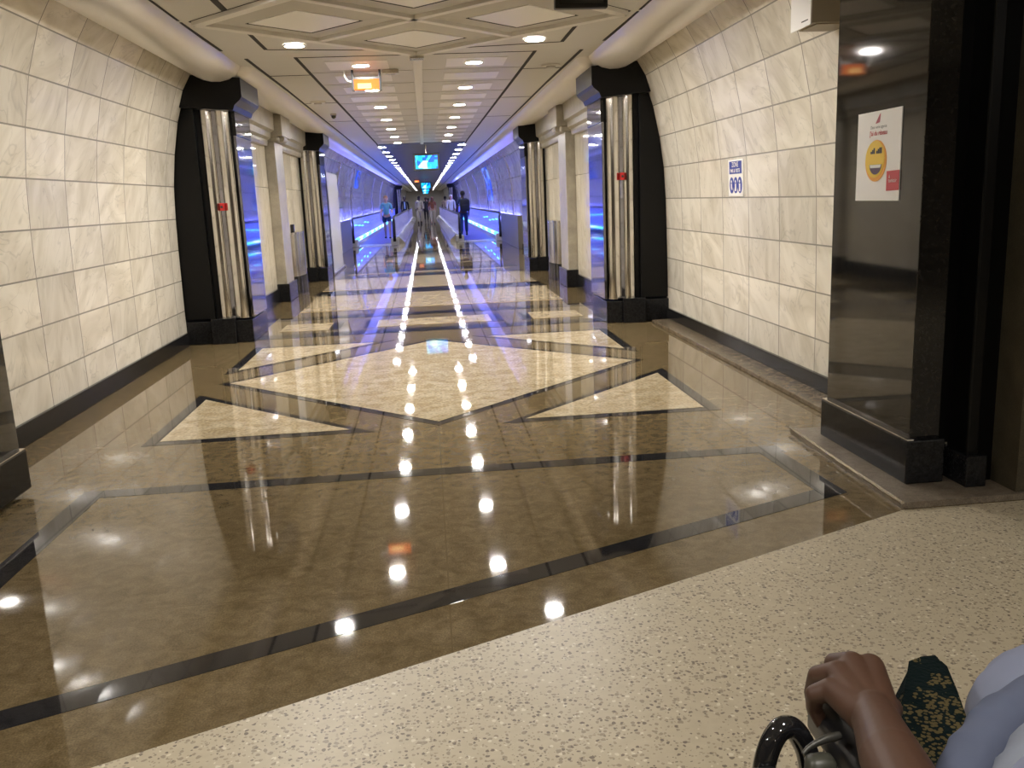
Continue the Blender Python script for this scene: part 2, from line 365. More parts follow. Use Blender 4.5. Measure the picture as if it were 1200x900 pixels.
# ------------------------------------------------------------------ walls
PROF = [(2.70, 0), (2.70, .05), (2.70, .38), (2.695, .71), (2.69, 1.04), (2.68, 1.37), (2.66, 1.71), (2.615, 2.04), (2.545, 2.37), (2.44, 2.68), (2.29, 2.93), (2.15, 3.1)]
def curved_wall(name, s, y0, y1, mat, label, seg=1):
    bm = bmesh.new(); uv = bm.loops.layers.uv.new('UVMap')
    ys = [y0 + (y1 - y0) * i / seg for i in range(seg + 1)]
    vin = [[bm.verts.new((s * x, y, z)) for x, z in PROF] for y in ys]
    for i in range(seg):
        for k in range(len(PROF) - 1):
            q = (vin[i][k], vin[i + 1][k], vin[i + 1][k + 1], vin[i][k + 1])
            fa = bm.faces.new(q if s < 0 else q[::-1])
            vv = {k: -.05 + (0 if k == 0 else .05 + (k - 1) / 3.), k + 1: (0 if k == 0 else k / 3.)}
            for lp in fa.loops:
                kk = k if lp.vert in (vin[i][k], vin[i + 1][k]) else k + 1
                lp[uv].uv = (lp.vert.co.y, vv[kk])
    # outer shell
    vo = [[bm.verts.new((s * (x + .18), y, z)) for x, z in PROF] for y in (y0, y1)]
    n = len(PROF)
    for k in range(n - 1): bm.faces.new((vo[0][k], vo[1][k], vo[1][k + 1], vo[0][k + 1]) if s > 0 else (vo[0][k + 1], vo[1][k + 1], vo[1][k], vo[0][k]))
    for a, b in ((vin[0], vo[0]), (vin[-1], vo[1])):
        for k in range(n - 1): bm.faces.new((a[k], a[k + 1], b[k + 1], b[k]))
    me = bpy.data.meshes.new(name); bm.to_mesh(me); bm.free(); me.materials.append(mat)
    o = bpy.data.objects.new(name, me); COL.objects.link(o)
    return structure(o, label, 'wall')
curved_wall('wall_left', -1, 4.2, 10.0, M_WALL_L, 'curved left wall of beige marble tiles nearest the camera')
curved_wall('wall_right', 1, 4.2, 10.0, M_WALL_R, 'curved right wall of beige marble tiles nearest the camera')
curved_wall('wall_left', -1, 18.9, END, M_FAR, 'glossy curved left wall beside the far moving walkway')
curved_wall('wall_right', 1, 18.9, END, M_FAR, 'glossy curved right wall beside the far moving walkway')
for s, sd in ((-1, 'left'), (1, 'right')):
    a, b = (s * 2.7, s * 2.67)
    structure(MB().box(min(a, b), max(a, b), 4.7, 9.95, 0, .145, .004).build('baseboard_' + sd, M_BASE), 'black stone skirting under the tiled %s wall' % sd, 'baseboard')
    a, b = (s * 2.7, s * 2.67)
    structure(MB().box(min(a, b), max(a, b), 19, END, 0, .145).build('baseboard_' + sd, M_BASE), 'black skirting along the far %s wall' % sd, 'baseboard')
structure(MB().box(2.47, 2.67, 4.9, 9.78, 0, .035, .006).build('trim_1', stone('brown granite ledge', (.10, .075, .05), (.2, .16, .11), 20, .25)), 'low brown granite ledge along the right wall foot', 'trim')
structure(MB().prism([(2.09, 4.96), (2.06, 3.63), (2.80, 3.64), (2.80, 4.96)], 0, .03, 'z').build('trim_2', stone('grey granite ledge', (.15, .12, .09), (.25, .21, .16), 20, .3)), 'low stone slab under the near right black pillar', 'trim')
structure(MB().tube([(2.10, 4.99, .03), (2.075, 4.3, .03), (2.06, 3.63, .03)], .009, 8).build('trim_3', M_STEEL), 'steel edge strip on the slab under the right pillar', 'trim')

# straight marble passage walls between the two pairs of columns
def uv_box_wall(name, s, x, y0, y1, z0, z1, mat, label):
    mb = MB(); a, b = s * x, s * (x + .3); mb.box(min(a, b), max(a, b), y0, y1, z0, z1)
    uv = mb.bm.loops.layers.uv.new('UVMap')
    for fa in mb.bm.faces:
        for lp in fa.loops: lp[uv].uv = (lp.vert.co.y, lp.vert.co.z)
    return structure(mb.build(name, mat), label, 'wall')
for s, sd in ((-1, 'left'), (1, 'right')):
    uv_box_wall('wall_' + sd, s, 2.37, 10.8, 18.1, 0, 2.9, M_PANEL, 'polished marble passage wall between the black columns, %s side' % sd)
    a, b = s * 2.37, s * 2.33
    structure(MB().box(min(a, b), max(a, b), 10.9, 18.0, 0, .22, .004).build('baseboard_' + sd, M_BASE), 'black skirting under the %s passage wall' % sd, 'baseboard')
    prof = [(2.37, 2.36), (2.31, 2.36), (2.30, 2.40), (2.30, 2.44), (2.25, 2.47), (2.24, 2.55), (2.19, 2.58), (2.18, 2.84), (2.37, 2.84)]
    for y0, y1 in ((10.9, 14.05), (15.0, 18.0)):
        structure(MB().prism([(s * x, z) for x, z in prof], y0, y1).build('trim_cornice_' + sd, M_MARBLE), 'stepped marble cornice above the %s passage wall' % sd, 'trim')

# crossing hall behind and beside the camera
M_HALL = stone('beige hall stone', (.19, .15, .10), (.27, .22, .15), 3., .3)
M_HALL_SHADED = stone('shaded hall stone', (.05, .042, .026), (.085, .07, .045), 3., .35)  # darker copy of the hall stone, shade put into its colour
structure(MB().box(-7.1, 7.1, -6.1, -6., 0, 2.9).build('wall_back', M_HALL), 'beige wall behind the camera', 'wall')
structure(MB().box(-7.1, -7., -6, 3.7, 0, 2.9).build('wall_left', M_HALL), 'beige end wall of the crossing hall', 'wall')
structure(MB().box(7., 7.1, -6, 3.7, 0, 2.9).build('wall_right', M_HALL), 'beige end wall of the crossing hall, right', 'wall')
structure(MB().box(2.62, 7., 3.66, 3.95, 0, 2.9).build('wall_front', M_HALL_SHADED), 'dim beige stone wall right of the black pillar', 'wall')
structure(MB().box(-7, -2.62, 3.66, 3.95, 0, 2.9).build('wall_front', M_HALL_SHADED), 'dim beige stone wall left of the tunnel mouth', 'wall')
structure(MB().box(-3, 3, END, END + .1, 0, 3.1).build('wall_end', plain('pale end wall', (.6, .56, .5), .4)), 'beige far end of the tunnel', 'wall')

# ------------------------------------------------------------------ ceiling
Z = 2.9
mb = MB().box(-2.75, 2.75, 3.7, END, Z, Z + .25)
mb.box(-7.1, 7.1, -6.1, 3.7, Z, Z + .25)
structure(mb.build('ceiling', M_CEIL), 'flat grey beige tunnel ceiling', 'ceiling')
near = [(1.82, 2.93), (1.845, 2.87), (1.89, 2.815), (1.96, 2.775), (2.05, 2.755), (2.14, 2.757), (2.22, 2.775), (2.29, 2.81), (2.34, 2.85), (2.38, 2.93)]
far = [(1.715, 2.93), (1.725, 2.88), (1.75, 2.84), (1.80, 2.805), (1.87, 2.788), (1.95, 2.79), (2.02, 2.80), (2.10, 2.81), (2.16, 2.825), (2.30, 2.84), (2.30, 2.93)]
def cove(name, prof, s, y0, y1, lab, roundend):
    mb = MB(); n = len(prof)
    cx = sum(p[0] for p in prof) / n
    rings = []
    st = [(y0, 1.)]
    if roundend: st = [(y0 - .14, .45), (y0 - .12, .68), (y0 - .08, .86), (y0 - .03, .97), (y0, 1.)]
    st.append((y1, 1.))
    for y, k in st: rings.append([mb.bm.verts.new((s * (cx + (x - cx) * k), y, 2.93 + (z - 2.93) * k)) for x, z in prof])
    for a, b in zip(rings, rings[1:]):
        for i in range(n - 1): mb.bm.faces.new((a[i], b[i], b[i + 1], a[i + 1]))
    mb.bm.faces.new(rings[0]); mb.bm.faces.new(rings[-1])
    return structure(mb.build(name, M_COVE, smooth=50), lab, 'trim')
for s, sd in ((-1, 'left'), (1, 'right')):
    cove('trim_cove_' + sd, near, s, 4.0, 10.12, 'rounded metal cove over the tiled %s wall' % sd, False)
    cove('trim_cove_' + sd, far, s, 10.05, END, 'rounded metal cove running down the tunnel, %s side' % sd, True)
# dark slots between ceiling panels
mb = MB()
T = .004
def slot(x0, y0, x1, y1, w=.028, z=Z):
    d = Vector((x1 - x0, y1 - y0)); n = Vector((-d.y, d.x)).normalized() * w / 2
    mb.prism([(x0 + n.x, y0 + n.y), (x1 + n.x, y1 + n.y), (x1 - n.x, y1 - n.y), (x0 - n.x, y0 - n.y)], z - T, z + .01, 'z')
for s in (-1, 1):
    slot(s * 1.20, 9.45, s * 1.12, 23.3, .035); slot(s * 1.13, 23.3, s * 1.12, END, .03)
    slot(s * 1.68, 9.45, s * 1.66, 12.0, .035); slot(s * 1.66, 12.0, s * 1.66, END, .03)
    slot(s * 1.83, 4.4, s * 1.83, 7.53, .03); slot(s * 1.83, 7.6, s * 1.81, 8.95, .03)
    slot(s * 1.40, 7.95, s * 1.40, 8.95, .035); slot(s * 1.40, 6.6, s * 1.40, 7.25, .05)
    slot(s * 1.40, 8.95, s * .35, 9.15, .012); slot(s * 1.75, 7.58, 0, 9.43, .022); slot(s * 1.75, 7.58, 0, 5.75, .022)
    slot(s * 1.2, 9.47, s * .05, 9.47, .012)
    slot(s * 1.65, 10.7, s * 1.2, 10.7, .010); slot(s * 1.64, 13.6, s * 1.18, 13.6, .010); slot(s * 1.62, 16.6, s * 1.16, 16.6, .010)
structure(mb.build('trim_ceiling_slots', M_GAP), 'dark slots between the ceiling panels', 'trim')
mb = MB()
for k in range(12): slot(-1.17, 10.55 + k * 1.07, 1.17, 10.55 + k * 1.07, .010)
slot(0, 5.8, 0, 9.4, .008)
structure(mb.build('trim_ceiling_joints', M_CEILD), 'fine joints across the ceiling panels', 'trim')
# coffered diamonds in front of the tunnel
def dia(mb, cx, cy, hx, hy, z0, z1):
    mb.prism([(cx, cy - hy), (cx + hx, cy), (cx, cy + hy), (cx - hx, cy)], z0, z1, 'z')
pale, band, rib, dk = MB(), MB(), MB(), MB()
for cx, cy in ((-.87, 7.58), (.87, 7.58), (0, 8.47), (0, 6.69)):
    # sloping band of the coffer
    o = [(cx, cy - .80), (cx + .78, cy), (cx, cy + .80), (cx - .78, cy)]; q = [(cx, cy - .46), (cx + .45, cy), (cx, cy + .46), (cx - .45, cy)]
    for i in range(4):
        j = (i + 1) % 4
        vs = [band.bm.verts.new(p) for p in ((*o[i], Z - .003), (*o[j], Z - .003), (*q[j], Z - .024), (*q[i], Z - .024), (*o[i], Z + .01), (*o[j], Z + .01), (*q[j], Z + .01), (*q[i], Z + .01))]
        for fc in ((0, 1, 2, 3), (4, 5, 6, 7), (0, 1, 5, 4), (2, 3, 7, 6), (1, 2, 6, 5), (0, 3, 7, 4)): band.bm.faces.new([vs[t] for t in fc])
    dia(pale, cx, cy, .43, .44, Z - .026, Z)
    for a, b in (((cx - .45, cy), (cx, cy + .46)), ((cx, cy + .46), (cx + .45, cy))):  # dark strips stand in for the gap shadow along the far edges
        d = Vector((b[0] - a[0], b[1] - a[1])).normalized(); n = Vector((-d.y, d.x)) * .011
        dk.prism([(a[0] + n.x, a[1] + n.y), (b[0] + n.x, b[1] + n.y), (b[0] - n.x, b[1] - n.y), (a[0] - n.x, a[1] - n.y)], Z - .0262, Z, 'z')
def bar(mb, x0, y0, x1, y1, w, z0, z1):
    d = Vector((x1 - x0, y1 - y0)).normalized(); n = Vector((-d.y, d.x)) * w / 2
    mb.prism([(x0 + n.x, y0 + n.y), (x1 + n.x, y1 + n.y), (x1 - n.x, y1 - n.y), (x0 - n.x, y0 - n.y)], z0, z1, 'z')
for s in (-1, 1):
    bar(rib, 0, 9.36, s * 1.70, 7.58, .09, Z - .035, Z); bar(rib, 0, 5.80, s * 1.70, 7.58, .09, Z - .035, Z)
    bar(rib, -.87 * s, 6.69, .87 * s, 8.47, .07, Z - .03, Z)
structure(pale.build('trim_diamond_panels', M_CEILP), 'pale diamond panels in the ceiling coffers', 'trim')
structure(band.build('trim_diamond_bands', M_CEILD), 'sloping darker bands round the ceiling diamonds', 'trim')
structure(rib.build('trim_diamond_ribs', M_CEILRIB), 'raised ribs crossing between the ceiling diamonds', 'trim')
structure(dk.build('trim_diamond_shade_lines', M_GAP), 'dark strips painted as gap shadow behind the ceiling diamonds', 'trim')
# pale plates carrying the downlights, and the blank plates between
mb = MB()
for k in range(6):
    y = 10.06 + 2.14 * k
    for s in (-1, 1):
        for yy, h in ((y, .30), (y + 1.07, .28)):
            a, b = sorted((s * .31, s * .95)); mb.box(a, b, yy - h, yy + h, Z - .006, Z)
structure(mb.build('trim_ceiling_plates', M_CEILP), 'pale plates in two rows along the ceiling', 'trim')
structure(MB().box(-.05, .05, 9.42, 16.75, Z - .045, Z, .01).box(-.04, .04, 16.9, 23.25, Z - .04, Z, .01).build('trim_ceiling_spine', M_CEILRIB), 'thin spine rib along the ceiling middle', 'trim')
structure(MB().box(-.07, .07, 9.33, 9.46, Z - .06, Z).build('trim_ceiling_bracket', M_STEEL), 'small bracket at the head of the spine rib', 'trim')
structure(MB().box(-1.09, 1.09, 23.3, END, Z - .012, Z).build('trim_dark_ceiling', M_NAVY), 'dark navy ceiling panel over the far walkway', 'trim')

# ------------------------------------------------------------------ downlights
def downlight(x, y, r, mat, label, group, z=Z):
    o = empty('ceiling_downlight', (x, y, z)); tag(o, label, 'downlight', group)
    mb = MB(); ring = []
    for rr, zz in ((r * 1.22, z - .001), (r * 1.20, z - .012), (r * 1.02, z - .014), (r * 1.0, z - .004)):
        ring.append([mb.bm.verts.new((x + rr * math.cos(2 * math.pi * k / 28), y + rr * math.sin(2 * math.pi * k / 28), zz)) for k in range(28)])
    for a, b in zip(ring, ring[1:]):
        for k in range(28): mb.bm.faces.new((a[k], a[(k + 1) % 28], b[(k + 1) % 28], b[k]))
    under(mb.build('trim_ring', M_RING, smooth=40), o)
    under(MB().disc((x, y, z - .010), r, .004).build('lens', mat), o)
    return o
base = downlight(-.60, 10.06, .085, M_LAMP, '', 'round downlights in two rows on the pale ceiling plates')
ordn = ['nearest', 'second', 'third', 'fourth', 'fifth', 'sixth', 'farthest']
for k in range(7):
    for s, sd in ((-1, 'left'), (1, 'right')):
        o = base if (k == 0 and s < 0) else copy_thing(base, ((s + 1) * .6 + (.01 if s > 0 else 0), 2.14 * k, 0))
        o['label'] = '%s round downlight of the %s row on the pale ceiling plates' % (ordn[k], sd)
        if k == 0 and s < 0: o['label'] = 'nearest round downlight of the left row, tinted orange above the exit sign'
for s, sd in ((-1, 'left'), (1, 'right')):
    o = copy_thing(base, (s * 1.11 + .6, 8.74 - 10.06, 0)); o['label'] = 'round downlight beside the ceiling diamonds on the %s, nearest of all' % sd; o['group'] = 'downlights beside the ceiling diamonds'
basef = None
for k in range(42):
    for s, sd in ((-1, 'left'), (1, 'right')):
        y = 24.4 + 2.4 * k
        if basef is None:
            basef = downlight(s * 1.05, y, .10, M_LAMPF, '', '', Z - .012); o = basef
        else: o = copy_thing(basef, (s * 1.05 + 1.05, 2.4 * k, 0))
        if k < 6: o['label'] = '%s downlight on the %s edge of the dark far ceiling' % (ordn[k], sd); o['group'] = 'downlights edging the dark far ceiling'
        else: o['label'] = 'tiny downlight far off in the %s line edging the dark ceiling' % sd; o['group'] = 'distant %s line of downlights' % sd
for s, sd in ((-1, 'left'), (1, 'right')):
    o = copy_thing(base, (s * 1.11 + .6, 6.42 - 10.06, 0)); o['label'] = 'round downlight before the ceiling diamonds on the %s, above the picture' % sd; o['group'] = 'downlights beside the ceiling diamonds'
# hall lamps behind the camera
for x, y in ((-1.7, 1.3), (.5, .3), (0, -2.2), (4.6, -1.), (-4.6, .4)):
    o = copy_thing(base, (x + .6, y - 10.06, 0)); o['label'] = 'round downlight in the hall ceiling over the terrazzo'; o['group'] = 'hall downlights over the terrazzo'

# smoke detectors and ceiling bits
def detector(x, y, lab):
    o = empty('smoke_detector', (x, y, Z)); tag(o, lab, 'smoke detector', 'small round ceiling detectors')
    under(MB().disc((x, y, Z - .018), .11, .018).build('base_ring', M_CEILRIB, smooth=40), o)
    under(MB().disc((x, y, Z - .034), .055, .016).build('sensor', M_CEILD, smooth=40), o)
detector(1.50, 10.45, 'flat round detector on the ceiling strip at right, nearest of its kind')
detector(-1.44, 13.4, 'flat round detector on the ceiling strip at left')
o = empty('security_camera', (-1.40, 15.2, Z)); tag(o, 'small dome security camera on the ceiling at left before the dark panel', 'camera')
under(MB().disc((-1.40, 15.2, Z - .03), .05, .03).build('mount', M_STEEL, smooth=40), o)
under(MB().ball((-1.40, 15.2, Z - .04), .04).build('dome', M_GLOSSBLK, smooth=60), o)

# ------------------------------------------------------------------ illuminated exit sign
def exit_sign(x, y, lab, near=True):
    o = empty('exit_sign', (x, y, 2.83)); tag(o, lab, 'exit sign', 'orange lit exit signs')
    under(MB().box(x - .15, x + .15, y - .012, y + .012, 2.80, 2.83, .004).build('housing', M_BLACKP), o)
    under(MB().box(x - .145, x + .145, y - .04, y + .04, 2.69, 2.80, .004).build('lens', M_EXIT), o)
    under(MB().box(x - .10, x + .05, y - .043, y - .038, 2.70, 2.755).build('bright_core', M_EXITC), o)
    for sx in (-1, 1): under(MB().box(x + sx * .15 - .012, x + sx * .15 + .012, y - .05, y + .05, 2.68, Z - .001, .004).build('end_bracket', M_BLACKP), o)
    if near:
        under(MB().tube([(x - .165, y, 2.78), (x - .21, y, 2.79), (x - .24, y, 2.84), (x - .235, y, Z - .002)], .012, 8).build('cable', M_WHITE, smooth=60), o)
        under(MB().box(x + .18, x + .36, y - .03, y + .03, Z - .05, Z - .001, .004).build('driver_box', M_STEEL), o)
exit_sign(-.57, 10.45, 'glowing orange exit sign hanging under the ceiling at left', True)
exit_sign(-.48, 60., 'tiny glowing exit sign far down the tunnel beside the screens', False)

# ------------------------------------------------------------------ columns
def column(s, Y, lab, grp):
    o = empty('column', (s * 2.3, Y, 0)); tag(o, lab, 'column', grp)
    def bx(x0, x1, y0, y1, z0, z1, b=.006):
        a, c = sorted((s * x0, s * x1)); return MB().box(a, c, y0, y1, z0, z1, b)
    D = .85
    under(bx(2.385, 2.86, Y, Y + D, .27, 2.88).build('side_slab', M_MATTE), o)
    under(bx(2.0, 2.42, Y + .05, Y + D, .27, 2.6).build('shaft', M_MATTE), o)
    for x, r in ((2.095, .078), (2.265, .068)):
        under(MB().tube([(s * x, Y + .045, .27), (s * x, Y + .045, 2.52)], r, 24).build('chrome_tube', M_CHROME, smooth=40), o)
    under(bx(2.15, 2.22, Y + .02, Y + .06, .27, 2.52, .002).build('dark_recess', M_DARKSTEEL), o)
    under(bx(1.972, 2.0, Y + .03, Y + D, .27, 2.22, .003).build('polished_side_panel', M_DARKSTEEL), o)
    under(bx(1.965, 2.0, Y + .03, Y + D, 2.22, 2.5, .003).build('upper_side_panel', M_GRANITE), o)
    pl = under(bx(2.42, 2.82, Y - .03, Y + D, 0, .25).build('plinth', M_BASE), o)
    under(bx(2.16, 2.42, Y - .10, Y + D, 0, .28).build('plinth', M_BASE), o)
    under(bx(1.98, 2.16, Y - .04, Y + D, 0, .25).build('plinth', M_BASE), o)
    cap = MB()
    q = [(1.985, 2.47), (1.95, 2.47), (1.93, 2.52), (1.87, 2.57), (1.85, 2.60), (1.85, 2.79), (2.60, 2.85), (2.60, 2.52), (2.36, 2.50)]
    cap.prism([(s * x, z) for x, z in q], Y - .10, Y + D + .05)
    under(cap.build('capital', M_MATTE), o)
    return o
column(-1, 10.03, 'black column with chrome tubes on the left, nearest the camera', 'black and chrome columns')
column(1, 9.95, 'black column with chrome tubes on the right, nearest the camera', 'black and chrome columns')
column(-1, 17.75, 'second black and chrome column on the left, past the marble panels', 'black and chrome columns')
column(1, 17.65, 'second black and chrome column on the right, past the marble panels', 'black and chrome columns')
column(-1, 76., 'dark column far down the tunnel on the left', 'distant dark columns')
column(1, 76., 'dark column far down the tunnel on the right', 'distant dark columns')
def callpoint(s, x, Y, z, lab):
    o = empty('alarm_call_point', (s * x, Y, z)); tag(o, lab, 'alarm', 'red alarm call points')
    under(MB().box(s * x - .022, s * x + .022, Y - .06, Y + .03, z - .04, z + .04, .006).build('case', plain('red plastic', (.55, .02, .02), .35)), o)
    under(MB().box(s * x - .012, s * x + .012, Y - .064, Y - .058, z - .012, z + .012, .002).build('glass', M_INK), o)
callpoint(-1, 2.18, 10.03, 1.48, 'small red alarm call point between the chrome tubes at left')
callpoint(1, 2.18, 9.95, 1.63, 'small red alarm call point between the chrome tubes at right')

# marble pilasters with capitals in the passage walls
def pilaster(s, sd):
    o = empty('pilaster', (s * 2.3, 14.5, 0)); tag(o, 'marble pilaster with square capital on the %s passage wall' % sd, 'pilaster', 'marble pilasters')
    def bx(x0, x1, y0, y1, z0, z1, b=.008):
        a, c = sorted((s * x0, s * x1)); return MB().box(a, c, y0, y1, z0, z1, b)
    under(bx(2.22, 2.37, 14.15, 14.9, .26, 2.42).build('shaft', M_MARBLE), o)
    under(bx(2.18, 2.37, 14.1, 14.95, 0, .28).build('base', M_BASE), o)
    under(bx(2.08, 2.37, 14.08, 14.97, 2.5, 2.82).build('capital', M_MARBLE), o)
    under(bx(2.15, 2.37, 14.11, 14.94, 2.42, 2.5, .02).build('necking', M_MARBLE), o)
    under(MB().tube([(s * 2.13, 14.25, 2.47), (s * 2.13, 14.6, 2.47)], .05, 16).build('scroll', M_MARBLE, smooth=50), o)
pilaster(-1, 'left'); pilaster(1, 'right')
def bin_(s, sd):
    o = empty('waste_bin', (s * 2.2, 15.7, .22)); tag(o, 'fluted stainless steel bin against the marble wall on the %s' % sd, 'bin', 'fluted steel bins')
    mb = MB(); P = []
    for k in range(41):
        a = math.pi * k / 40; r = .16 + .008 * math.cos(k * math.pi / 2)
        P.append((s * (2.325 - (r + .02) * math.sin(a)), 15.75 - .62 * math.cos(a) * (1 if True else 0)))
    mb.prism(P, .30, 1.0, 'z'); under(mb.build('body', M_STEEL), o)
    P2 = [(p[0] * 1.0 - s * .008, p[1]) for p in P]
    under(MB().prism(P2, 1.0, 1.03, 'z').build('rim', M_CHROME), o)
    under(MB().prism(P2, .0, .30, 'z').build('foot', M_BASE), o)
    under(MB().box(*sorted((s * 2.24, s * 2.30)), 15.5, 15.62, 1.03, 1.16, .01).build('dispenser', M_GLOSSBLK), o) if s < 0 else None
bin_(-1, 'left'); bin_(1, 'right')

# near pillars framing the tunnel mouth
def near_pillar(s, sd, lab):
    o = empty('pillar', (s * 2.4, 4.3, 0)); tag(o, lab, 'pillar', 'black polished pillars framing the tunnel mouth')
    def bx(x0, x1, y0, y1, z0, z1, b=.004):
        a, c = sorted((s * x0, s * x1)); return MB().box(a, c, y0, y1, z0, z1, b)
    under(bx(2.23, 2.38, 3.90, 4.79, .24, Z).build('shaft', M_GRANITE), o)
    under(bx(2.36, 2.80, 3.95, 4.75, .2, Z).build('shaft', M_MATTE), o)
    under(bx(2.46, 2.52, 3.80, 3.97, .16, Z, .01).build('side_rib', M_MATTE), o)
    under(bx(2.52, 2.75, 3.85, 3.98, .0, Z, .01).build('side_rib', M_MATTE), o)
    under(bx(2.20, 2.39, 3.86, 4.80, .03, .245, .008).build('plinth', M_BASE), o)
    under(bx(2.44, 2.54, 3.76, 3.99, .03, .18, .006).build('plinth', M_BASE), o)
    under(bx(2.202, 2.235, 3.865, 4.795, .243, .250, .002).build('plinth_highlight', M_STEEL), o)  # bright strip stands in for the highlight on the plinth bevel
near_pillar(1, 'right', 'black polished pillar with a smiley poster, at the right of the tunnel mouth')
near_pillar(-1, 'left', 'black polished pillar cut by the left edge of the picture')

# ------------------------------------------------------------------ signs
FONT = None
def text(body, size, mat, place, name, root, bold=0., align='CENTER', du=0., dv=0.):
    """place: function (u,v)->world for a flat sign; the letters become a mesh part"""
    cu = bpy.data.curves.new(name, 'FONT'); cu.body = body; cu.size = size; cu.align_x = align; cu.align_y = 'CENTER'; cu.offset = bold; cu.resolution_u = 3
    t = bpy.data.objects.new(name, cu); COL.objects.link(t)
    dg = bpy.context.evaluated_depsgraph_get(); me = bpy.data.meshes.new_from_object(t.evaluated_get(dg))
    bpy.data.objects.remove(t); bpy.data.curves.remove(cu)
    for v in me.vertices: v.co = place(v.co.x + du, v.co.y + dv)
    me.materials.clear(); me.materials.append(mat); me.name = name
    o = bpy.data.objects.new(name, me); COL.objects.link(o)
    return under(o, root)
def on_right(x, yc, zc, tilt=0.):
    """a sign on the right hand wall, read from the tunnel: u runs towards the camera (-y)"""
    def g(d): return lambda u, v: Vector((x - d + tilt * v, yc - u, zc + v))
    return g
def flat(pts, pl, mat, name, root, d0, d1):
    mb = MB(); A = [mb.bm.verts.new(pl(d0)(*p)) for p in pts]; B = [mb.bm.verts.new(pl(d1)(*p)) for p in pts]; n = len(pts)
    mb.bm.faces.new(A); mb.bm.faces.new(B[::-1])
    for i in range(n): mb.bm.faces.new((A[i], B[i], B[(i + 1) % n], A[(i + 1) % n]))
    return under(mb.build(name, mat), root)
def ell(cx, cy, rx, ry, n=36, a0=0., a1=2 * math.pi): return [(cx + rx * math.cos(a0 + (a1 - a0) * k / n), cy + ry * math.sin(a0 + (a1 - a0) * k / n)) for k in range(n)]
def R4(x0, x1, y0, y1): return [(x0, y0), (x1, y0), (x1, y1), (x0, y1)]
# poster on the near right pillar
pl = on_right(2.23, 4.31, 1.575)
o = empty('poster', (2.23, 4.31, 1.36)); tag(o, 'white poster with a yellow smiley stuck on the black pillar', 'poster')
flat(R4(-.215, .215, -.215, .215), pl, M_PAPER, 'sheet', o, .0, .004)
flat(ell(-.015, -.022, .105, .100), pl, M_ORANGEP, 'smiley_face', o, .004, .006)
flat(ell(-.022, -.014, .095, .089), pl, M_YEL, 'smiley_face', o, .006, .0072)
for k, h in enumerate((.012, .020, .028)): flat(R4(-.066 + k * .015, -.054 + k * .015, .012, .012 + h), pl, M_INK, 'bar_eye', o, .0072, .0082)
for k, h in enumerate((.014, .022, .028, .028)): flat(R4(-.008 + k * .014, .003 + k * .014, .012, .012 + h), pl, M_INK, 'bar_eye', o, .0072, .0082)
flat(ell(-.012, -.040, .060, .048, 24, math.pi, 2 * math.pi) + [(.048, -.040)], pl, plain('dark purple print', (.06, .015, .05), .5), 'mouth', o, .0072, .0082)
flat([(-.068, -.041), (-.062, -.056), (.036, -.056), (.044, -.041)], pl, M_WHITE, 'teeth', o, .0082, .0090)
flat([(-.032, .156), (.008, .160), (.014, .202), (.004, .195)], pl, plain('dull red print', (.45, .06, .10), .5), 'tail_fin_logo', o, .004, .0055)
text('Dans votre agence', .021, M_INK, pl(.0052), 'slogan', o, dv=.139)
text("J'ai du réseau", .032, M_RED, pl(.0052), 'slogan', o, .0006, dv=.110)
flat([(.098, -.168), (.215, -.165), (.215, -.072), (.098, -.075)], pl, M_RED, 'red_badge', o, .004, .0062)
text('tunisair', .026, M_WHITE, pl(.0068), 'badge_lettering', o, du=.157, dv=-.120)
flat([(.122, -.108), (.130, -.108), (.126, -.092)], pl, M_WHITE, 'badge_mark', o, .0062, .0072)
# blue sign on the tiled wall
pl = on_right(2.672, 7.60, 1.54, -.03)
o = empty('wall_sign', (2.67, 7.60, 1.4)); tag(o, 'small white and blue sign with three pictograms on the right tiled wall', 'sign')
flat(R4(-.18, .18, -.16, .15), pl, M_PAPER, 'plate', o, -.01, .012)
flat(R4(-.15, .15, .03, .135), pl, M_BLUE, 'blue_panel', o, .012, .015)
text('ZONE', .058, M_PAPER, pl(.0165), 'lettering', o, .001, dv=.106)
text('PMR & VISITE', .042, M_PAPER, pl(.0165), 'lettering', o, .001, dv=.055)
for k in (-1, 0, 1):
    cx = k * .103 + .005
    flat(ell(cx, -.065, .049, .068), pl, M_BLUE, 'blue_roundel', o, .012, .015)
    flat(ell(cx + (0 if k else .0), -.035, .011, .013, 14), pl, M_PAPER, 'pictogram', o, .015, .0165)
    body = {-1: [(cx - .012, -.052), (cx + .012, -.052), (cx + .012, -.075), (cx + .026, -.10), (cx + .012, -.108), (cx - .012, -.09)],
            0: [(cx - .013, -.052), (cx + .013, -.052), (cx + .020, -.115), (cx - .020, -.115)],
            1: [(cx - .016, -.052), (cx + .016, -.052), (cx + .012, -.118), (cx - .012, -.118)]}[k]
    flat(body, pl, M_PAPER, 'pictogram', o, .015, .0165)
# white box fixed to the right wall
o = empty('wall_box', (2.3, 5.43, 2.36)); tag(o, 'white rectangular box fixed high on the right tiled wall', 'wall box')
under(MB().box(2.30, 2.62, 5.30, 5.58, 2.375, 2.86, .004).build('casing', plain('shaded white plastic', (.42, .37, .28), .5)), o)  # white casing with its shade put into the colour
under(MB().box(2.292, 2.302, 5.295, 5.585, 2.365, 2.86, .002).build('front_plate', M_WHITE), o)
under(MB().disc((2.292, 5.37, 2.565), .013, -.006, 0, 16).build('keyhole', M_INK), o)
under(MB().box(2.290, 2.293, 5.33, 5.42, 2.395, 2.401).build('maker_line', M_INK), o)
under(MB().box(2.34, 2.60, 5.32, 5.56, 2.368, 2.376).build('vent', plain('tan plastic', (.36, .31, .22), .5)), o)
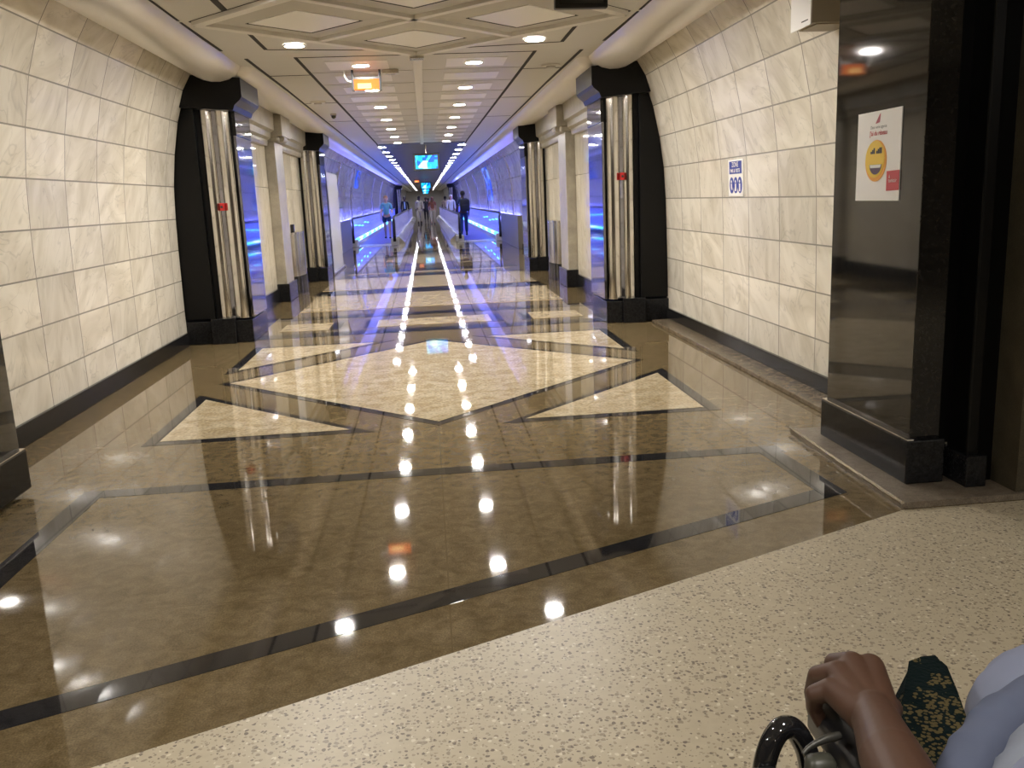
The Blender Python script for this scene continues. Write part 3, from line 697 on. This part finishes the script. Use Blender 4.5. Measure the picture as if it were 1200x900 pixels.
# black monitor hung from the ceiling at the top edge
o = empty('monitor', (1.07, 6.05, Z)); tag(o, 'black flat monitor hanging from the ceiling at the top edge of the picture', 'monitor')
under(MB().box(.90, 1.245, 6.0, 6.06, 2.622, 2.86, .008).build('casing', M_BLACKP), o)
under(MB().box(.93, 1.215, 5.996, 6.001, 2.65, 2.84).build('display_face', M_GLOSSBLK), o)
under(MB().tube([(1.07, 6.04, 2.85), (1.07, 6.04, Z)], .02, 12).build('hanger', M_BLACKP), o)

# ------------------------------------------------------------------ screens down the tunnel
def screen(y, lab, x=.09, w=.29, z0=2.28, z1=2.62):
    o = empty('display_screen', (x, y, Z)); tag(o, lab, 'screen', 'blue display screens hanging over the corridor')
    under(MB().box(x - w - .05, x + w + .05, y, y + .09, z0 - .05, z1 + .05, .01).build('casing', M_BLACKP), o)
    c = MB().box(x - w, x + w, y - .004, y + .002, z0, z1).build('picture', M_SCREEN, origin=(x, y, (z0 + z1) / 2)); under(c, o)
    under(MB().tube([(x, y + .05, z1 + .04), (x, y + .05, Z - .012)], .025, 10).build('hanger', M_STEEL), o)
screen(24.0, 'blue display screen hanging in the middle of the corridor, nearest and largest')
screen(60.0, 'second blue display screen, small and far down the corridor')
screen(80.0, 'third blue display screen, smaller and lower in the picture, down the corridor')
screen(101., 'farthest tiny blue display screen at the tunnel end')

# ------------------------------------------------------------------ ribs, banners and free panel in the far tunnel
def rib_arc(s, y, lab, r=.03, mat=None):
    pts = [(s * (x - .02), y, z) for x, z in PROF[:-2]]
    o = MB().tube(pts, r, 8).build('trim_rib', mat or M_STEEL, smooth=50); structure(o, lab, 'trim')
for s, sd in ((-1, 'left'), (1, 'right')):
    for k, y in enumerate((22.0, 27.5, 33, 39, 46, 54, 63)):
        rib_arc(s, y, 'curved metal rib on the far %s wall' % sd, .035 if k == 0 else .025, M_STEEL)
    structure(MB().box(*sorted((s * 2.57, s * 2.61)), 25.5, 31.2, 0, .95, .01).box(*sorted((s * 2.57, s * 2.72)), 25.44, 25.52, 0, .95, .01).build('trim_dado', plain('brown grey cladding', (.16, .14, .12), .35)), 'dark cladding low on the %s wall before the walkway' % sd, 'trim')
def banner(s, y0, y1, z0, z1, lab):
    ks = [i for i, (x, z) in enumerate(PROF) if z0 <= z <= z1]
    mb = MB(); pr = [PROF[i] for i in ks]
    poly = [(s * (x - .03), z) for x, z in pr] + [(s * (x - .005), z) for x, z in pr[::-1]]
    mb.prism(poly, y0, y1); o = mb.build('wall_banner', M_BANNER, origin=(s * 2.5, y0, z0)); tag(o, lab, 'banner', 'lit blue banners on the far walls')
banner(1, 36., 38.4, 1.3, 2.7, 'lit blue banner curving up the right wall by the walkway')
banner(-1, 34.5, 36, 1.9, 2.7, 'lit blue banner high on the left wall by the walkway')
o = empty('standing_panel', (-2.02, 20.4, 0)); tag(o, 'white freestanding marble panel with a black edge by the left column', 'panel')
mb = MB().box(-2.10, -2.03, 19.15, 21.6, .04, 2.14, .01)
uv = mb.bm.loops.layers.uv.new('UVMap')
for fa in mb.bm.faces:
    for lp in fa.loops: lp[uv].uv = (lp.vert.co.y, lp.vert.co.z)
under(mb.build('face', plain('white lacquer panel', (.72, .71, .68), .12)), o)
under(MB().box(-2.16, -2.0, 18.98, 19.15, 0, 2.16, .01).build('edge_post', M_BLACKP), o)
under(MB().box(-2.18, -1.98, 19.0, 21.65, 0, .05, .01).build('foot', M_STEEL), o)

# ------------------------------------------------------------------ moving walkways
W0, W1 = 31.6, 75.
def walkway(s, sd):
    o = empty('moving_walkway', (s * 1.8, W0, 0)); tag(o, 'blue lit moving walkway along the %s wall' % sd, 'moving walkway', 'blue lit moving walkways')
    def bx(x0, x1, y0, y1, z0, z1, b=.0):
        a, c = sorted((s * x0, s * x1)); return MB().box(a, c, y0, y1, z0, z1, b)
    under(bx(1.2, 2.5, W0 + 1.2, W1, .0, .012).build('belt', M_BELT), o)
    under(bx(1.05, 2.65, W0 - .7, W0 + 1.2, .0, .008).build('comb_plate', plain('pale metal plate', (.62, .60, .56), .25, .7)), o)
    under(bx(2.54, 2.58, W0, W1, .15, .93, .01).build('outer_balustrade', M_BALU), o)
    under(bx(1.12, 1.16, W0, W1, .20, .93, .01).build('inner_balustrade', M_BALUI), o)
    under(bx(2.44, 2.64, W0, W1, 0, .16, .01).build('outer_skirt', M_DARKSTEEL), o)
    under(MB().prism([(s * .80, 0), (s * 1.22, 0), (s * 1.22, .16), (s * 1.06, .26), (s * 1.0, .26), (s * .80, .06)], W0 + .35, W1).build('inner_skirt', M_STEEL), o)
    for x, nm in ((2.56, 'outer'), (1.14, 'inner')):
        pts = [(s * x, W1, .96), (s * x, W0 + .1, .96)]
        pts += [(s * x, W0 + .1 - .30 * math.sin(a), .66 + .30 * math.cos(a)) for a in [i * math.pi / 10 for i in range(1, 6)]]
        pts += [(s * x, W0 - .18, .40), (s * x, W0 - .06, .22), (s * x, W0 + .12, .14)]
        under(MB().tube(pts, .042, 10).build('handrail', M_RUBBER, smooth=60), o)
        under(bx(x - .14, x + .14, W0 - .12, W0 + .5, 0, .24, .03).build('newel_housing', M_CREAMM), o)
        under(MB().box(*sorted((s * (x - .05), s * (x + .05))), W0 - .17, W0 + .05, .12, .86, .01).build('newel_panel', M_GLOSSBLK), o)
    for k in range(11):
        y = W0 + .3 + 3.6 * k
        under(bx(2.515, 2.54, y, y + 2.5, .19, .225).build('light_strip', M_LED), o)
        under(bx(2.515, 2.54, y + 2.5, y + 3.6, .19, .225).build('light_strip', M_LEDW), o)
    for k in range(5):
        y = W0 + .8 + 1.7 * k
        under(bx(2.532, 2.54, y, y + .8, .70 - .05 * (k % 3), .72 - .05 * (k % 3)).build('led_reflection', M_LED), o)  # glowing bars drawn as reflections of the LEDs in the glass
walkway(-1, 'left'); walkway(1, 'right')
# blue uplight strips added out of sight to tint the far tunnel
for s, sd in ((-1, 'left'), (1, 'right')):
    a, b = sorted((s * 2.60, s * 2.655))
    structure(MB().box(a, b, 25.7, 74, .82, .83).build('trim_added_uplight_' + sd, M_LEDB), 'added blue uplight strip hidden behind the balustrade at the far %s wall' % sd, 'trim')

# ------------------------------------------------------------------ people
def skin_mesh(name, verts, edges, mat, sub=2, root=0):
    """verts: (x,y,z,r) ; grows one smooth surface over the skeleton"""
    me = bpy.data.meshes.new(name); me.from_pydata([v[:3] for v in verts], edges, []); o = bpy.data.objects.new(name, me); COL.objects.link(o)
    md = o.modifiers.new('s', 'SKIN'); md.use_smooth_shade = True; md.branch_smoothing = .35
    for i, v in enumerate(verts):
        r = v[3] if isinstance(v[3], tuple) else (v[3], v[3]); me.skin_vertices[0].data[i].radius = r
    me.skin_vertices[0].data[root].use_root = True
    sb = o.modifiers.new('u', 'SUBSURF'); sb.levels = sub; sb.render_levels = sub
    dg = bpy.context.evaluated_depsgraph_get(); m2 = bpy.data.meshes.new_from_object(o.evaluated_get(dg))
    bpy.data.objects.remove(o); bpy.data.meshes.remove(me)
    m2.name = name; m2.materials.clear(); m2.materials.append(mat)
    for p in m2.polygons: p.use_smooth = True
    o = bpy.data.objects.new(name, m2); COL.objects.link(o); return o

def person(x, y, h, face, lab, top, bottom, hair, skin, grp=None, stride=.18, bare_legs=False, armbend=False, hairlong=False, coat=False, z=0.):
    """standing or walking figure, h metres tall, face=+1 looks at the camera, -1 walks away"""
    k = h / 1.70; g = -face
    root = empty('person', (x, y, z)); tag(root, lab, 'person', grp)
    def P(px, py, pz, r): return (x + px * k, y + py * k * g, z + pz * k, r * k)
    V = [P(0, 0, .93, .125)]; E = []
    def add(pt, to): V.append(pt); E.append((to, len(V) - 1)); return len(V) - 1
    w = add(P(0, 0, 1.08, .115), 0); ch = add(P(0, .01, 1.26, .135), w); sh = add(P(0, 0, 1.38, .10), ch)
    nk = add(P(0, .01, 1.46, .052), sh); j = add(P(0, .025, 1.53, .075), nk); hd = add(P(0, .02, 1.61, .088), j); tp = add(P(0, .01, 1.665, .06), hd)
    for s in (-1, 1):
        st = stride * s
        hp = add(P(.095 * s, 0, .86, .095), 0); kn = add(P(.10 * s, st * .45 + .03, .48, .058), hp); an = add(P(.10 * s, st, .10 + (.03 if st < 0 else 0), .038), kn)
        add(P(.10 * s, st + .12, .03, .033), add(P(.10 * s, st + .03, .045, .036), an))
        s1 = add(P(.17 * s, 0, 1.36, .058), sh)
        el = add(P(.22 * s, -st * .3, 1.10, .042), s1)
        if armbend and s > 0: wr = add(P(.24 * s, .20, 1.02, .028), el); dirv = (0.0, .09, .0)
        else: wr = add(P(.22 * s, -st * .7 + .06, .86, .028), el); dirv = (0, .03, -.08)
        b0 = V[wr]; 
        def rel(p, r): return (x + p[0] * k, y + p[1] * k * g, z + p[2] * k, r * k)
        bx_, by_, bz_ = (b0[0] - x) / k, (b0[1] - y) / k * g, (b0[2] - z) / k
        pm = add(rel((bx_, by_ + dirv[1] * .7, bz_ + dirv[2] * .7), .030), wr)
        for q, ln in zip((-1.5, -.5, .5, 1.5), (.85, 1., .95, .75)):
            f1 = add(rel((bx_, by_ + dirv[1] * 1.1 + q * .016, bz_ + dirv[2] * 1.1), .010), pm)
            add(rel((bx_ - .012 * s, by_ + dirv[1] * (1.1 + .7 * ln) + q * .017, bz_ + dirv[2] * (1.1 + .7 * ln)), .008), f1)
        add(rel((bx_ - .02 * s, by_ + dirv[1] * .9 + .035, bz_ + dirv[2] * .9), .009), pm)
    under(skin_mesh('body', V, E, skin, 1), root)
    # clothing
    T = [P(0, 0, .90, .14), P(0, 0, 1.08, .135), P(0, .01, 1.26, .155), P(0, 0, 1.40, .105)]
    TE = [(0, 1), (1, 2), (2, 3)]
    for s in (-1, 1):
        T.append(P(.18 * s, 0, 1.37, .072)); TE.append((3, len(T) - 1)); a = len(T) - 1
        T.append(P(.215 * s, -stride * s * .2, 1.15, .06)); TE.append((a, len(T) - 1))
        if coat: T.append(P(.225 * s, -stride * s * .6 + .04, .92, .048)); TE.append((len(T) - 2, len(T) - 1))
    if coat: T.append(P(0, 0, .68, .17)); TE.append((0, len(T) - 1))
    under(skin_mesh('coat' if coat else 'shirt', T, TE, top, 1), root)
    Q = [P(0, 0, .97, .135)]; QE = []
    for s in (-1, 1):
        st = stride * s
        Q.append(P(.098 * s, 0, .84, .108)); QE.append((0, len(Q) - 1))
        if bare_legs: Q.append(P(.10 * s, st * .3, .62, .095)); QE.append((len(Q) - 2, len(Q) - 1))
        else:
            Q.append(P(.10 * s, st * .45 + .03, .48, .075)); QE.append((len(Q) - 2, len(Q) - 1))
            Q.append(P(.10 * s, st, .12, .058)); QE.append((len(Q) - 2, len(Q) - 1))
    under(skin_mesh('shorts' if bare_legs else 'trousers', Q, QE, bottom, 1), root)
    for s in (-1, 1):
        a = P(.10 * s, stride * s + .05, .035, 0)
        under(MB().ball(a[:3], .048 * k, .13 * k, .04 * k, 12).build('shoe', M_BLACKP, smooth=60), root)
    c = P(0, -.012, 1.625, 0)
    mb = MB().ball((c[0], c[1] - .02 * k * g, c[2] + .015 * k), .096 * k, .098 * k, .098 * k, 14)
    if hairlong: mb.ball((c[0], c[1] - .06 * k * g, c[2] - .12 * k), .10 * k, .05 * k, .17 * k, 12)
    under(mb.build('hair', hair, smooth=60), root)
    # face
    for s in (-1, 1):
        e = P(.032 * s, .098, 1.60, 0); under(MB().ball(e[:3], .012 * k, seg=8).build('eye', M_INK, smooth=60), root)
        e = P(.086 * s, .01, 1.59, 0); under(MB().ball(e[:3], .012 * k, .022 * k, .032 * k, 8).build('ear', skin, smooth=60), root)
    e = P(0, .115, 1.575, 0); under(MB().ball(e[:3], .014 * k, .02 * k, .025 * k, 8).build('nose', skin, smooth=60), root)
    e = P(0, .098, 1.535, 0); under(MB().ball(e[:3], .028 * k, .01 * k, .008 * k, 8).build('mouth', plain('lips', (.4, .12, .1), .5), smooth=60), root)
    return root
def cloth(n, c, r=.85): return plain(n, c, r, noise=.1, nscale=30)
C_BLACK = cloth('black cloth', (.015, .015, .018)); C_NAVY = cloth('navy cloth', (.02, .035, .09)); C_TEAL = cloth('teal knit', (.16, .42, .45)); C_CREAM = cloth('cream cloth', (.62, .56, .42))
C_RED = cloth('brown red cloth', (.22, .07, .04)); C_WHITE = cloth('white cloth', (.7, .68, .7)); C_GREY = cloth('grey cloth', (.2, .2, .22)); C_SKY = cloth('sky shirt', (.45, .58, .75)); C_TAN = cloth('tan cloth', (.4, .3, .2))
H_BLOND = cloth('reddish blond hair', (.42, .20, .09)); H_DARK = cloth('dark hair', (.02, .015, .012)); H_BROWN = cloth('brown hair', (.12, .045, .02)); H_WHITE = cloth('white scarf', (.75, .74, .74))
person(-1.62, 37.5, 1.70, 1, 'person in teal top and navy shorts walking this way on the left walkway', C_TEAL, C_NAVY, H_BLOND, M_SKINL, stride=.22, bare_legs=True, armbend=True, z=.012)
pm = person(1.52, 37.0, 1.76, -1, 'person in navy jacket with a black backpack riding the right walkway', C_NAVY, C_NAVY, H_DARK, M_SKIN, stride=.08, coat=False, z=.012)
o = empty('backpack', (1.56, 36.72, 1.15)); tag(o, 'black backpack worn by the person in navy on the right walkway', 'backpack')
under(MB().box(1.40, 1.78, 36.60, 36.82, .98, 1.46, .07).build('bag', C_BLACK, smooth=60), o)
under(MB().box(1.46, 1.72, 36.54, 36.62, 1.02, 1.25, .03).build('pocket', C_BLACK, smooth=60), o)
for sx in (1.44, 1.66): under(MB().tube([(sx, 36.84, 1.02), (sx, 37.13, 1.2), (sx, 37.12, 1.40), (sx, 36.98, 1.50), (sx, 36.8, 1.44)], .018, 8).build('strap', C_BLACK, smooth=60), o)
person(1.45, 52., 1.72, 1, 'person in white top and white headscarf on the right walkway', C_WHITE, C_GREY, H_WHITE, M_SKINL, stride=.05, coat=True, z=.012)
person(1.35, 62., 1.70, -1, 'person in dark brown clothes far along the right walkway', C_TAN, C_BLACK, H_DARK, M_SKIN, stride=.05, z=.012)
person(-1.32, 58., 1.76, 1, 'person in black suit and pale blue shirt on the left walkway', C_BLACK, C_BLACK, H_DARK, M_SKIN, stride=.06, coat=True, z=.012)
under(MB().box(-1.37, -1.27, 57.80, 57.86, 1.02, 1.46, .02).build('shirt_front', C_SKY), bpy.data.objects['person.004'])
person(-.42, 60., 1.78, -1, 'person in long cream robe walking away in the central aisle', C_CREAM, C_CREAM, H_DARK, M_SKIN, coat=True)
person(.02, 66., 1.70, 1, 'person in black walking in the middle of the central aisle', C_BLACK, C_BLACK, H_DARK, M_SKIN, coat=True)
person(.42, 58., 1.68, -1, 'person with brown hair and beige trousers at the right of the central aisle', C_RED, C_CREAM, H_BROWN, M_SKINL, hairlong=True)
person(.22, 72., 1.66, -1, 'person in red brown top, far down the central aisle', C_RED, C_GREY, H_DARK, M_SKIN)
person(-.55, 74., 1.70, 1, 'person in grey far off beside the left walkway', C_GREY, C_BLACK, H_DARK, M_SKIN)

# ------------------------------------------------------------------ wheelchair and the seated person at the lower right
def wheelchair():
    o = empty('wheelchair', (.76, .8, 0)); tag(o, 'black wheelchair with padded armrest at the lower right corner', 'wheelchair')
    for s, x in ((-1, .512), (1, 1.02)):
        pad = MB(); P = [(x, .70), (x, .80), (x + .005, .95), (x + .012, 1.075)]
        pad.box(x - .020, x + .036, .66, 1.098, .690, .738, .014)
        under(pad.build('armrest', M_BLACKP, smooth=50), o)
        under(MB().tube([(x, .70, .30), (x, .70, .69)], .012, 10).build('frame_tube', M_STEEL, smooth=60), o)
        under(MB().tube([(x, .45, .30), (x, .45, .95), (x, .36, .97), (x, .28, .96)], .012, 10).build('frame_tube', M_STEEL, smooth=60), o)
        under(MB().tube([(x, .38, .968), (x, .24, .958)], .019, 10).build('push_handle', M_RUBBER, smooth=60), o)
        under(MB().tube([(x, 1.06, .69), (x, 1.085, .60), (x, 1.09, .48), (x, 1.09, .30), (x, .45, .30)], .012, 10).build('frame_tube', M_STEEL, smooth=60), o)
        under(MB().tube([(x, .45, .48), (x, 1.09, .48)], .012, 10).build('frame_tube', M_STEEL, smooth=60), o)
        wx = x + s * .05
        C = [(wx, .55 + .29 * math.cos(a), .302 + .29 * math.sin(a)) for a in [2 * math.pi * i / 32 for i in range(33)]]
        wh = under(MB().tube(C, .012, 8).build('wheel', M_RUBBER, smooth=60), o)
        sp = MB()
        for i in range(12): a = math.pi * i / 6; sp.tube([(wx, .55, .302), (wx, .55 + .285 * math.cos(a), .302 + .285 * math.sin(a))], .0025, 5)
        sp.disc((wx - .03, .55, .302), .03, .06, 0, 14)
        under(sp.build('spokes', M_STEEL), wh)
        ck = [(x, 1.12 + .07 * math.cos(a), .085 + .07 * math.sin(a)) for a in [2 * math.pi * i / 20 for i in range(21)]]
        under(MB().tube(ck, .015, 8).build('caster', M_RUBBER, smooth=60), o)
        under(MB().box(min(x, x - s * .16), max(x, x - s * .16), 1.28, 1.42, .12, .135, .004).build('footplate', M_BLACKP), o)
        under(MB().tube([(x, 1.09, .40), (x, 1.2, .34), (x, 1.30, .13)], .011, 8).build('footrest_tube', M_STEEL, smooth=60), o)
    under(MB().box(.53, 1.0, .48, 1.05, .46, .52, .02).build('seat', C_BLACK, smooth=60), o)
    under(MB().box(.52, 1.01, .43, .47, .52, .95, .015).build('backrest', C_BLACK, smooth=60), o)
    # brake hoop beside the armrest, with its bracket and brass screws
    hoop = [(x - .008, y, z) for x, y, z in ((.412, 1.035, .60), (.418, 1.04, .66), (.428, 1.045, .700), (.444, 1.05, .724), (.462, 1.052, .726), (.477, 1.05, .706), (.486, 1.045, .675), (.491, 1.04, .60))]
    br = under(MB().tube(spline(hoop, 8), .0155, 16).build('brake_hoop', M_GLOSSBLK, smooth=60), o)
    under(MB().box(.380, .424, 1.0, 1.03, .57, .690, .008).build('brake_bracket', M_BLACKP, smooth=50), o)
    under(MB().tube(spline([(.436, .972, .742), (.448, .978, .747), (.470, .984, .751), (.492, .988, .752)], 4), [.0025, .003, .003, .0035, .0035, .004, .0045, .005, .0055, .0055, .006, .0055, .005], 12).build('brake_lever', plain('grey metal', (.06, .058, .05), .4, .5), smooth=60), o)
    under(MB().box(.440, .478, .955, .985, .62, .738, .01).build('brake_block', plain('olive grey plastic', (.045, .045, .034), .4), smooth=50), o)
    for p in ((.378, 1.0, .672), (.406, .996, .668)): under(MB().ball(p, .006, seg=10).build('brass_screw', M_BRASS, smooth=60), o)
    return o
wheelchair()

def voxel_union(name, chains, mat, vox=.0035, smooth=5):
    """tapered capsules fused into one continuous smooth surface"""
    mb = MB()
    for ch in chains:
        if len(ch) > 1:
            for a, b in zip(ch, ch[1:]): mb.tube([a[:3], b[:3]], [a[3], b[3]], 20)
        for p in ch: mb.ball(p[:3], p[3], seg=20)
    o = mb.build('tmp', mat)
    r = o.modifiers.new('r', 'REMESH'); r.mode = 'VOXEL'; r.voxel_size = vox
    m = o.modifiers.new('m', 'SMOOTH'); m.factor = .5; m.iterations = smooth
    dg = bpy.context.evaluated_depsgraph_get(); me = bpy.data.meshes.new_from_object(o.evaluated_get(dg))
    old = o.data; bpy.data.objects.remove(o); bpy.data.meshes.remove(old)
    me.name = name; me.materials.clear(); me.materials.append(mat)
    for p in me.polygons: p.use_smooth = True
    o = bpy.data.objects.new(name, me); COL.objects.link(o); return o
def seated():
    root = empty('person', (.78, .6, .52)); tag(root, 'seated person in pale blue robe gripping the wheelchair armrest', 'person')
    C = [[(.76, .58, .64, .13), (.76, .57, .80, .12), (.76, .56, .95, .14), (.76, .56, 1.06, .10), (.76, .57, 1.14, .055), (.76, .60, 1.20, .07), (.76, .59, 1.27, .09), (.76, .585, 1.31, .088)]]
    for s in (-1, 1):
        C.append([(.76 + .09 * s, .62, .62, .10), (.77 + .11 * s, 1.05, .60, .065), (.77 + .11 * s, 1.22, .20, .042), (.77 + .11 * s, 1.34, .165, .035)])
    C.append([(.80, .56, 1.06, .08), (.94, .56, 1.03, .06), (1.0, .62, .80, .046), (.93, .84, .74, .032), (.90, .93, .74, .034)])
    W = (.533, .985, .782)
    C.append([(.72, .56, 1.06, .08), (.58, .56, 1.03, .06), (.452, .64, .80, .050), (.472, .74, .795, .045), (.503, .88, .790, .037), (.522, .945, .785, .031), (*W, .0285)])
    # back of the hand: four metacarpals, then the fingers bent down over the front end of the pad
    F = [((.577, 1.078, .789, .0200), (.590, 1.108, .770, .0135), (.582, 1.118, .738, .0115), (.566, 1.104, .716, .0100)),
         ((.552, 1.082, .793, .0195), (.544, 1.118, .778, .0138), (.541, 1.128, .742, .0115), (.540, 1.112, .712, .0100)),
         ((.527, 1.070, .789, .0185), (.509, 1.094, .775, .0138), (.507, 1.106, .742, .0112), (.508, 1.100, .714, .0098)),
         ((.506, 1.044, .782, .0170), (.4875, 1.054, .772, .0130), (.490, 1.062, .746, .0108), (.500, 1.056, .724, .0095))]
    for k, fg in enumerate(F):
        C.append([(W[0] + (.012, .004, -.006, -.012)[k], W[1], W[2], .024), fg[0]]); C.append(list(fg))
    C.append([(.548, .995, .776, .023), (.574, 1.020, .762, .0185), (.590, 1.050, .742, .0135), (.586, 1.078, .730, .0115)])
    C.append([(.545, 1.03, .782, .026), (.528, 1.03, .780, .024)])
    under(voxel_union('body', C, M_SKIN, .0027, 3), root)
    # robe over torso and thighs
    def lump(name, pts, mat, sub=2): return under(skin_mesh(name, pts[0], pts[1], mat, sub), root)
    from mathutils import noise
    def cloth_part(name, chains, mat, amp, freq, vox=.006):
        o = voxel_union(name, chains, mat, vox, 4)
        nv = [v.normal.copy() for v in o.data.vertices]
        for v, vn in zip(o.data.vertices, nv):
            q = Vector((v.co.x * freq * 1.6, v.co.y * freq * .8, v.co.z * freq))
            v.co += vn * amp * (1 - 2 * abs(noise.noise(q + Vector((0, 0, noise.noise(q * .6))))))
        return under(o, root)
    cloth_part('robe', [[(.77, .56, 1.05, .12), (.78, .57, .88, .16), (.80, .60, .70, .17)],
                        [(.80, .66, .66, .13), (.865, .90, .64, .125), (.905, 1.10, .625, .14), (.90, 1.16, .42, .11), (.90, 1.19, .22, .11)],
                        [(.95, .66, .64, .13), (1.04, .90, .64, .12), (1.07, 1.12, .63, .125), (1.02, 1.17, .42, .11), (1.0, 1.19, .22, .11)],
                        [(.80, .56, 1.06, .10), (.95, .56, 1.03, .08), (1.01, .63, .80, .07)], [(.72, .56, 1.06, .10), (.58, .56, 1.03, .078), (.51, .60, .90, .07)]], M_ROBE, .007, 9)
    cloth_part('shawl', [[(.55, .80, .725, .03), (.590, .882, .733, .031), (.660, .945, .742, .036), (.720, .982, .750, .038), (.782, 1.006, .755, .04), (.88, 1.04, .755, .045), (.98, 1.06, .74, .05)]], M_SHAWL, .004, 14)
    cloth_part('shawl_fold', [[(.60, .72, .73, .055), (.650, .84, .735, .052), (.730, .895, .745, .058), (.82, .925, .755, .062), (.93, .945, .755, .066)]], plain('pale grey blue cotton', (.20, .22, .27), .85, noise=.1, nscale=9), .005, 12)
    under(MB().ball((.76, .575, 1.305), .102, .105, .10).ball((.76, .53, 1.22), .10, .06, .13).build('hair', H_DARK, smooth=60), root)
    for s in (-1, 1):
        under(MB().ball((.76 + s * .033, .676, 1.285), .012, seg=8).build('eye', M_INK, smooth=60), root)
        under(MB().ball((.76 + s * .09, .59, 1.275), .012, .022, .03, 8).build('ear', M_SKIN, smooth=60), root)
    under(MB().ball((.76, .692, 1.255), .015, .02, .025, 8).build('nose', M_SKIN, smooth=60), root)
    under(MB().ball((.76, .675, 1.212), .028, .01, .008, 8).build('mouth', plain('lips ', (.3, .1, .08), .5), smooth=60), root)
    for s in (-1, 1): under(MB().ball((.77 + .11 * s, 1.33, .165), .05, .13, .04, 12).build('shoe', M_BLACKP, smooth=60), root)
seated()
# embroidered bag lying on the lap beside the arm
P0 = Vector((.60, .90, .70))
mb = MB()
outl = [(.535, .80), (.556, .936), (.590, 1.03), (.625, 1.10), (.690, 1.175), (.702, 1.194), (.712, 1.199), (.744, 1.199), (.752, 1.190), (.752, 1.175), (.715, 1.09), (.683, 1.01), (.650, .92), (.63, .80)]
mb.prism(outl, .695, .735, 'z')
bmesh.ops.bevel(mb.bm, geom=[e for e in mb.bm.edges if abs(e.verts[0].co.z - e.verts[1].co.z) < 1e-6 and e.verts[0].co.z > .72], offset=.014, segments=3, affect='EDGES')
o = mb.build('embroidered_bag', M_EMB, smooth=40, origin=P0); tag(o, 'dark green cloth bag with gold embroidery lying between the arm and the blue robe', 'bag')

# ------------------------------------------------------------------ light and view
w = bpy.data.worlds.new('world'); sc.world = w; w.use_nodes = True
w.node_tree.nodes['Background'].inputs[0].default_value = (.8, .8, 1, 1); w.node_tree.nodes['Background'].inputs[1].default_value = .02
sc.view_settings.view_transform = 'Standard'; sc.view_settings.look = 'None'; sc.view_settings.gamma = 1; sc.view_settings.exposure = 1.68; sc.view_settings.use_curve_mapping = False
cy = sc.cycles
cy.max_bounces = 8; cy.diffuse_bounces = 4; cy.glossy_bounces = 6; cy.sample_clamp_indirect = 4.; cy.sample_clamp_direct = 0
cy.use_denoising = True; cy.caustics_reflective = False; cy.caustics_refractive = False; cy.use_light_tree = True
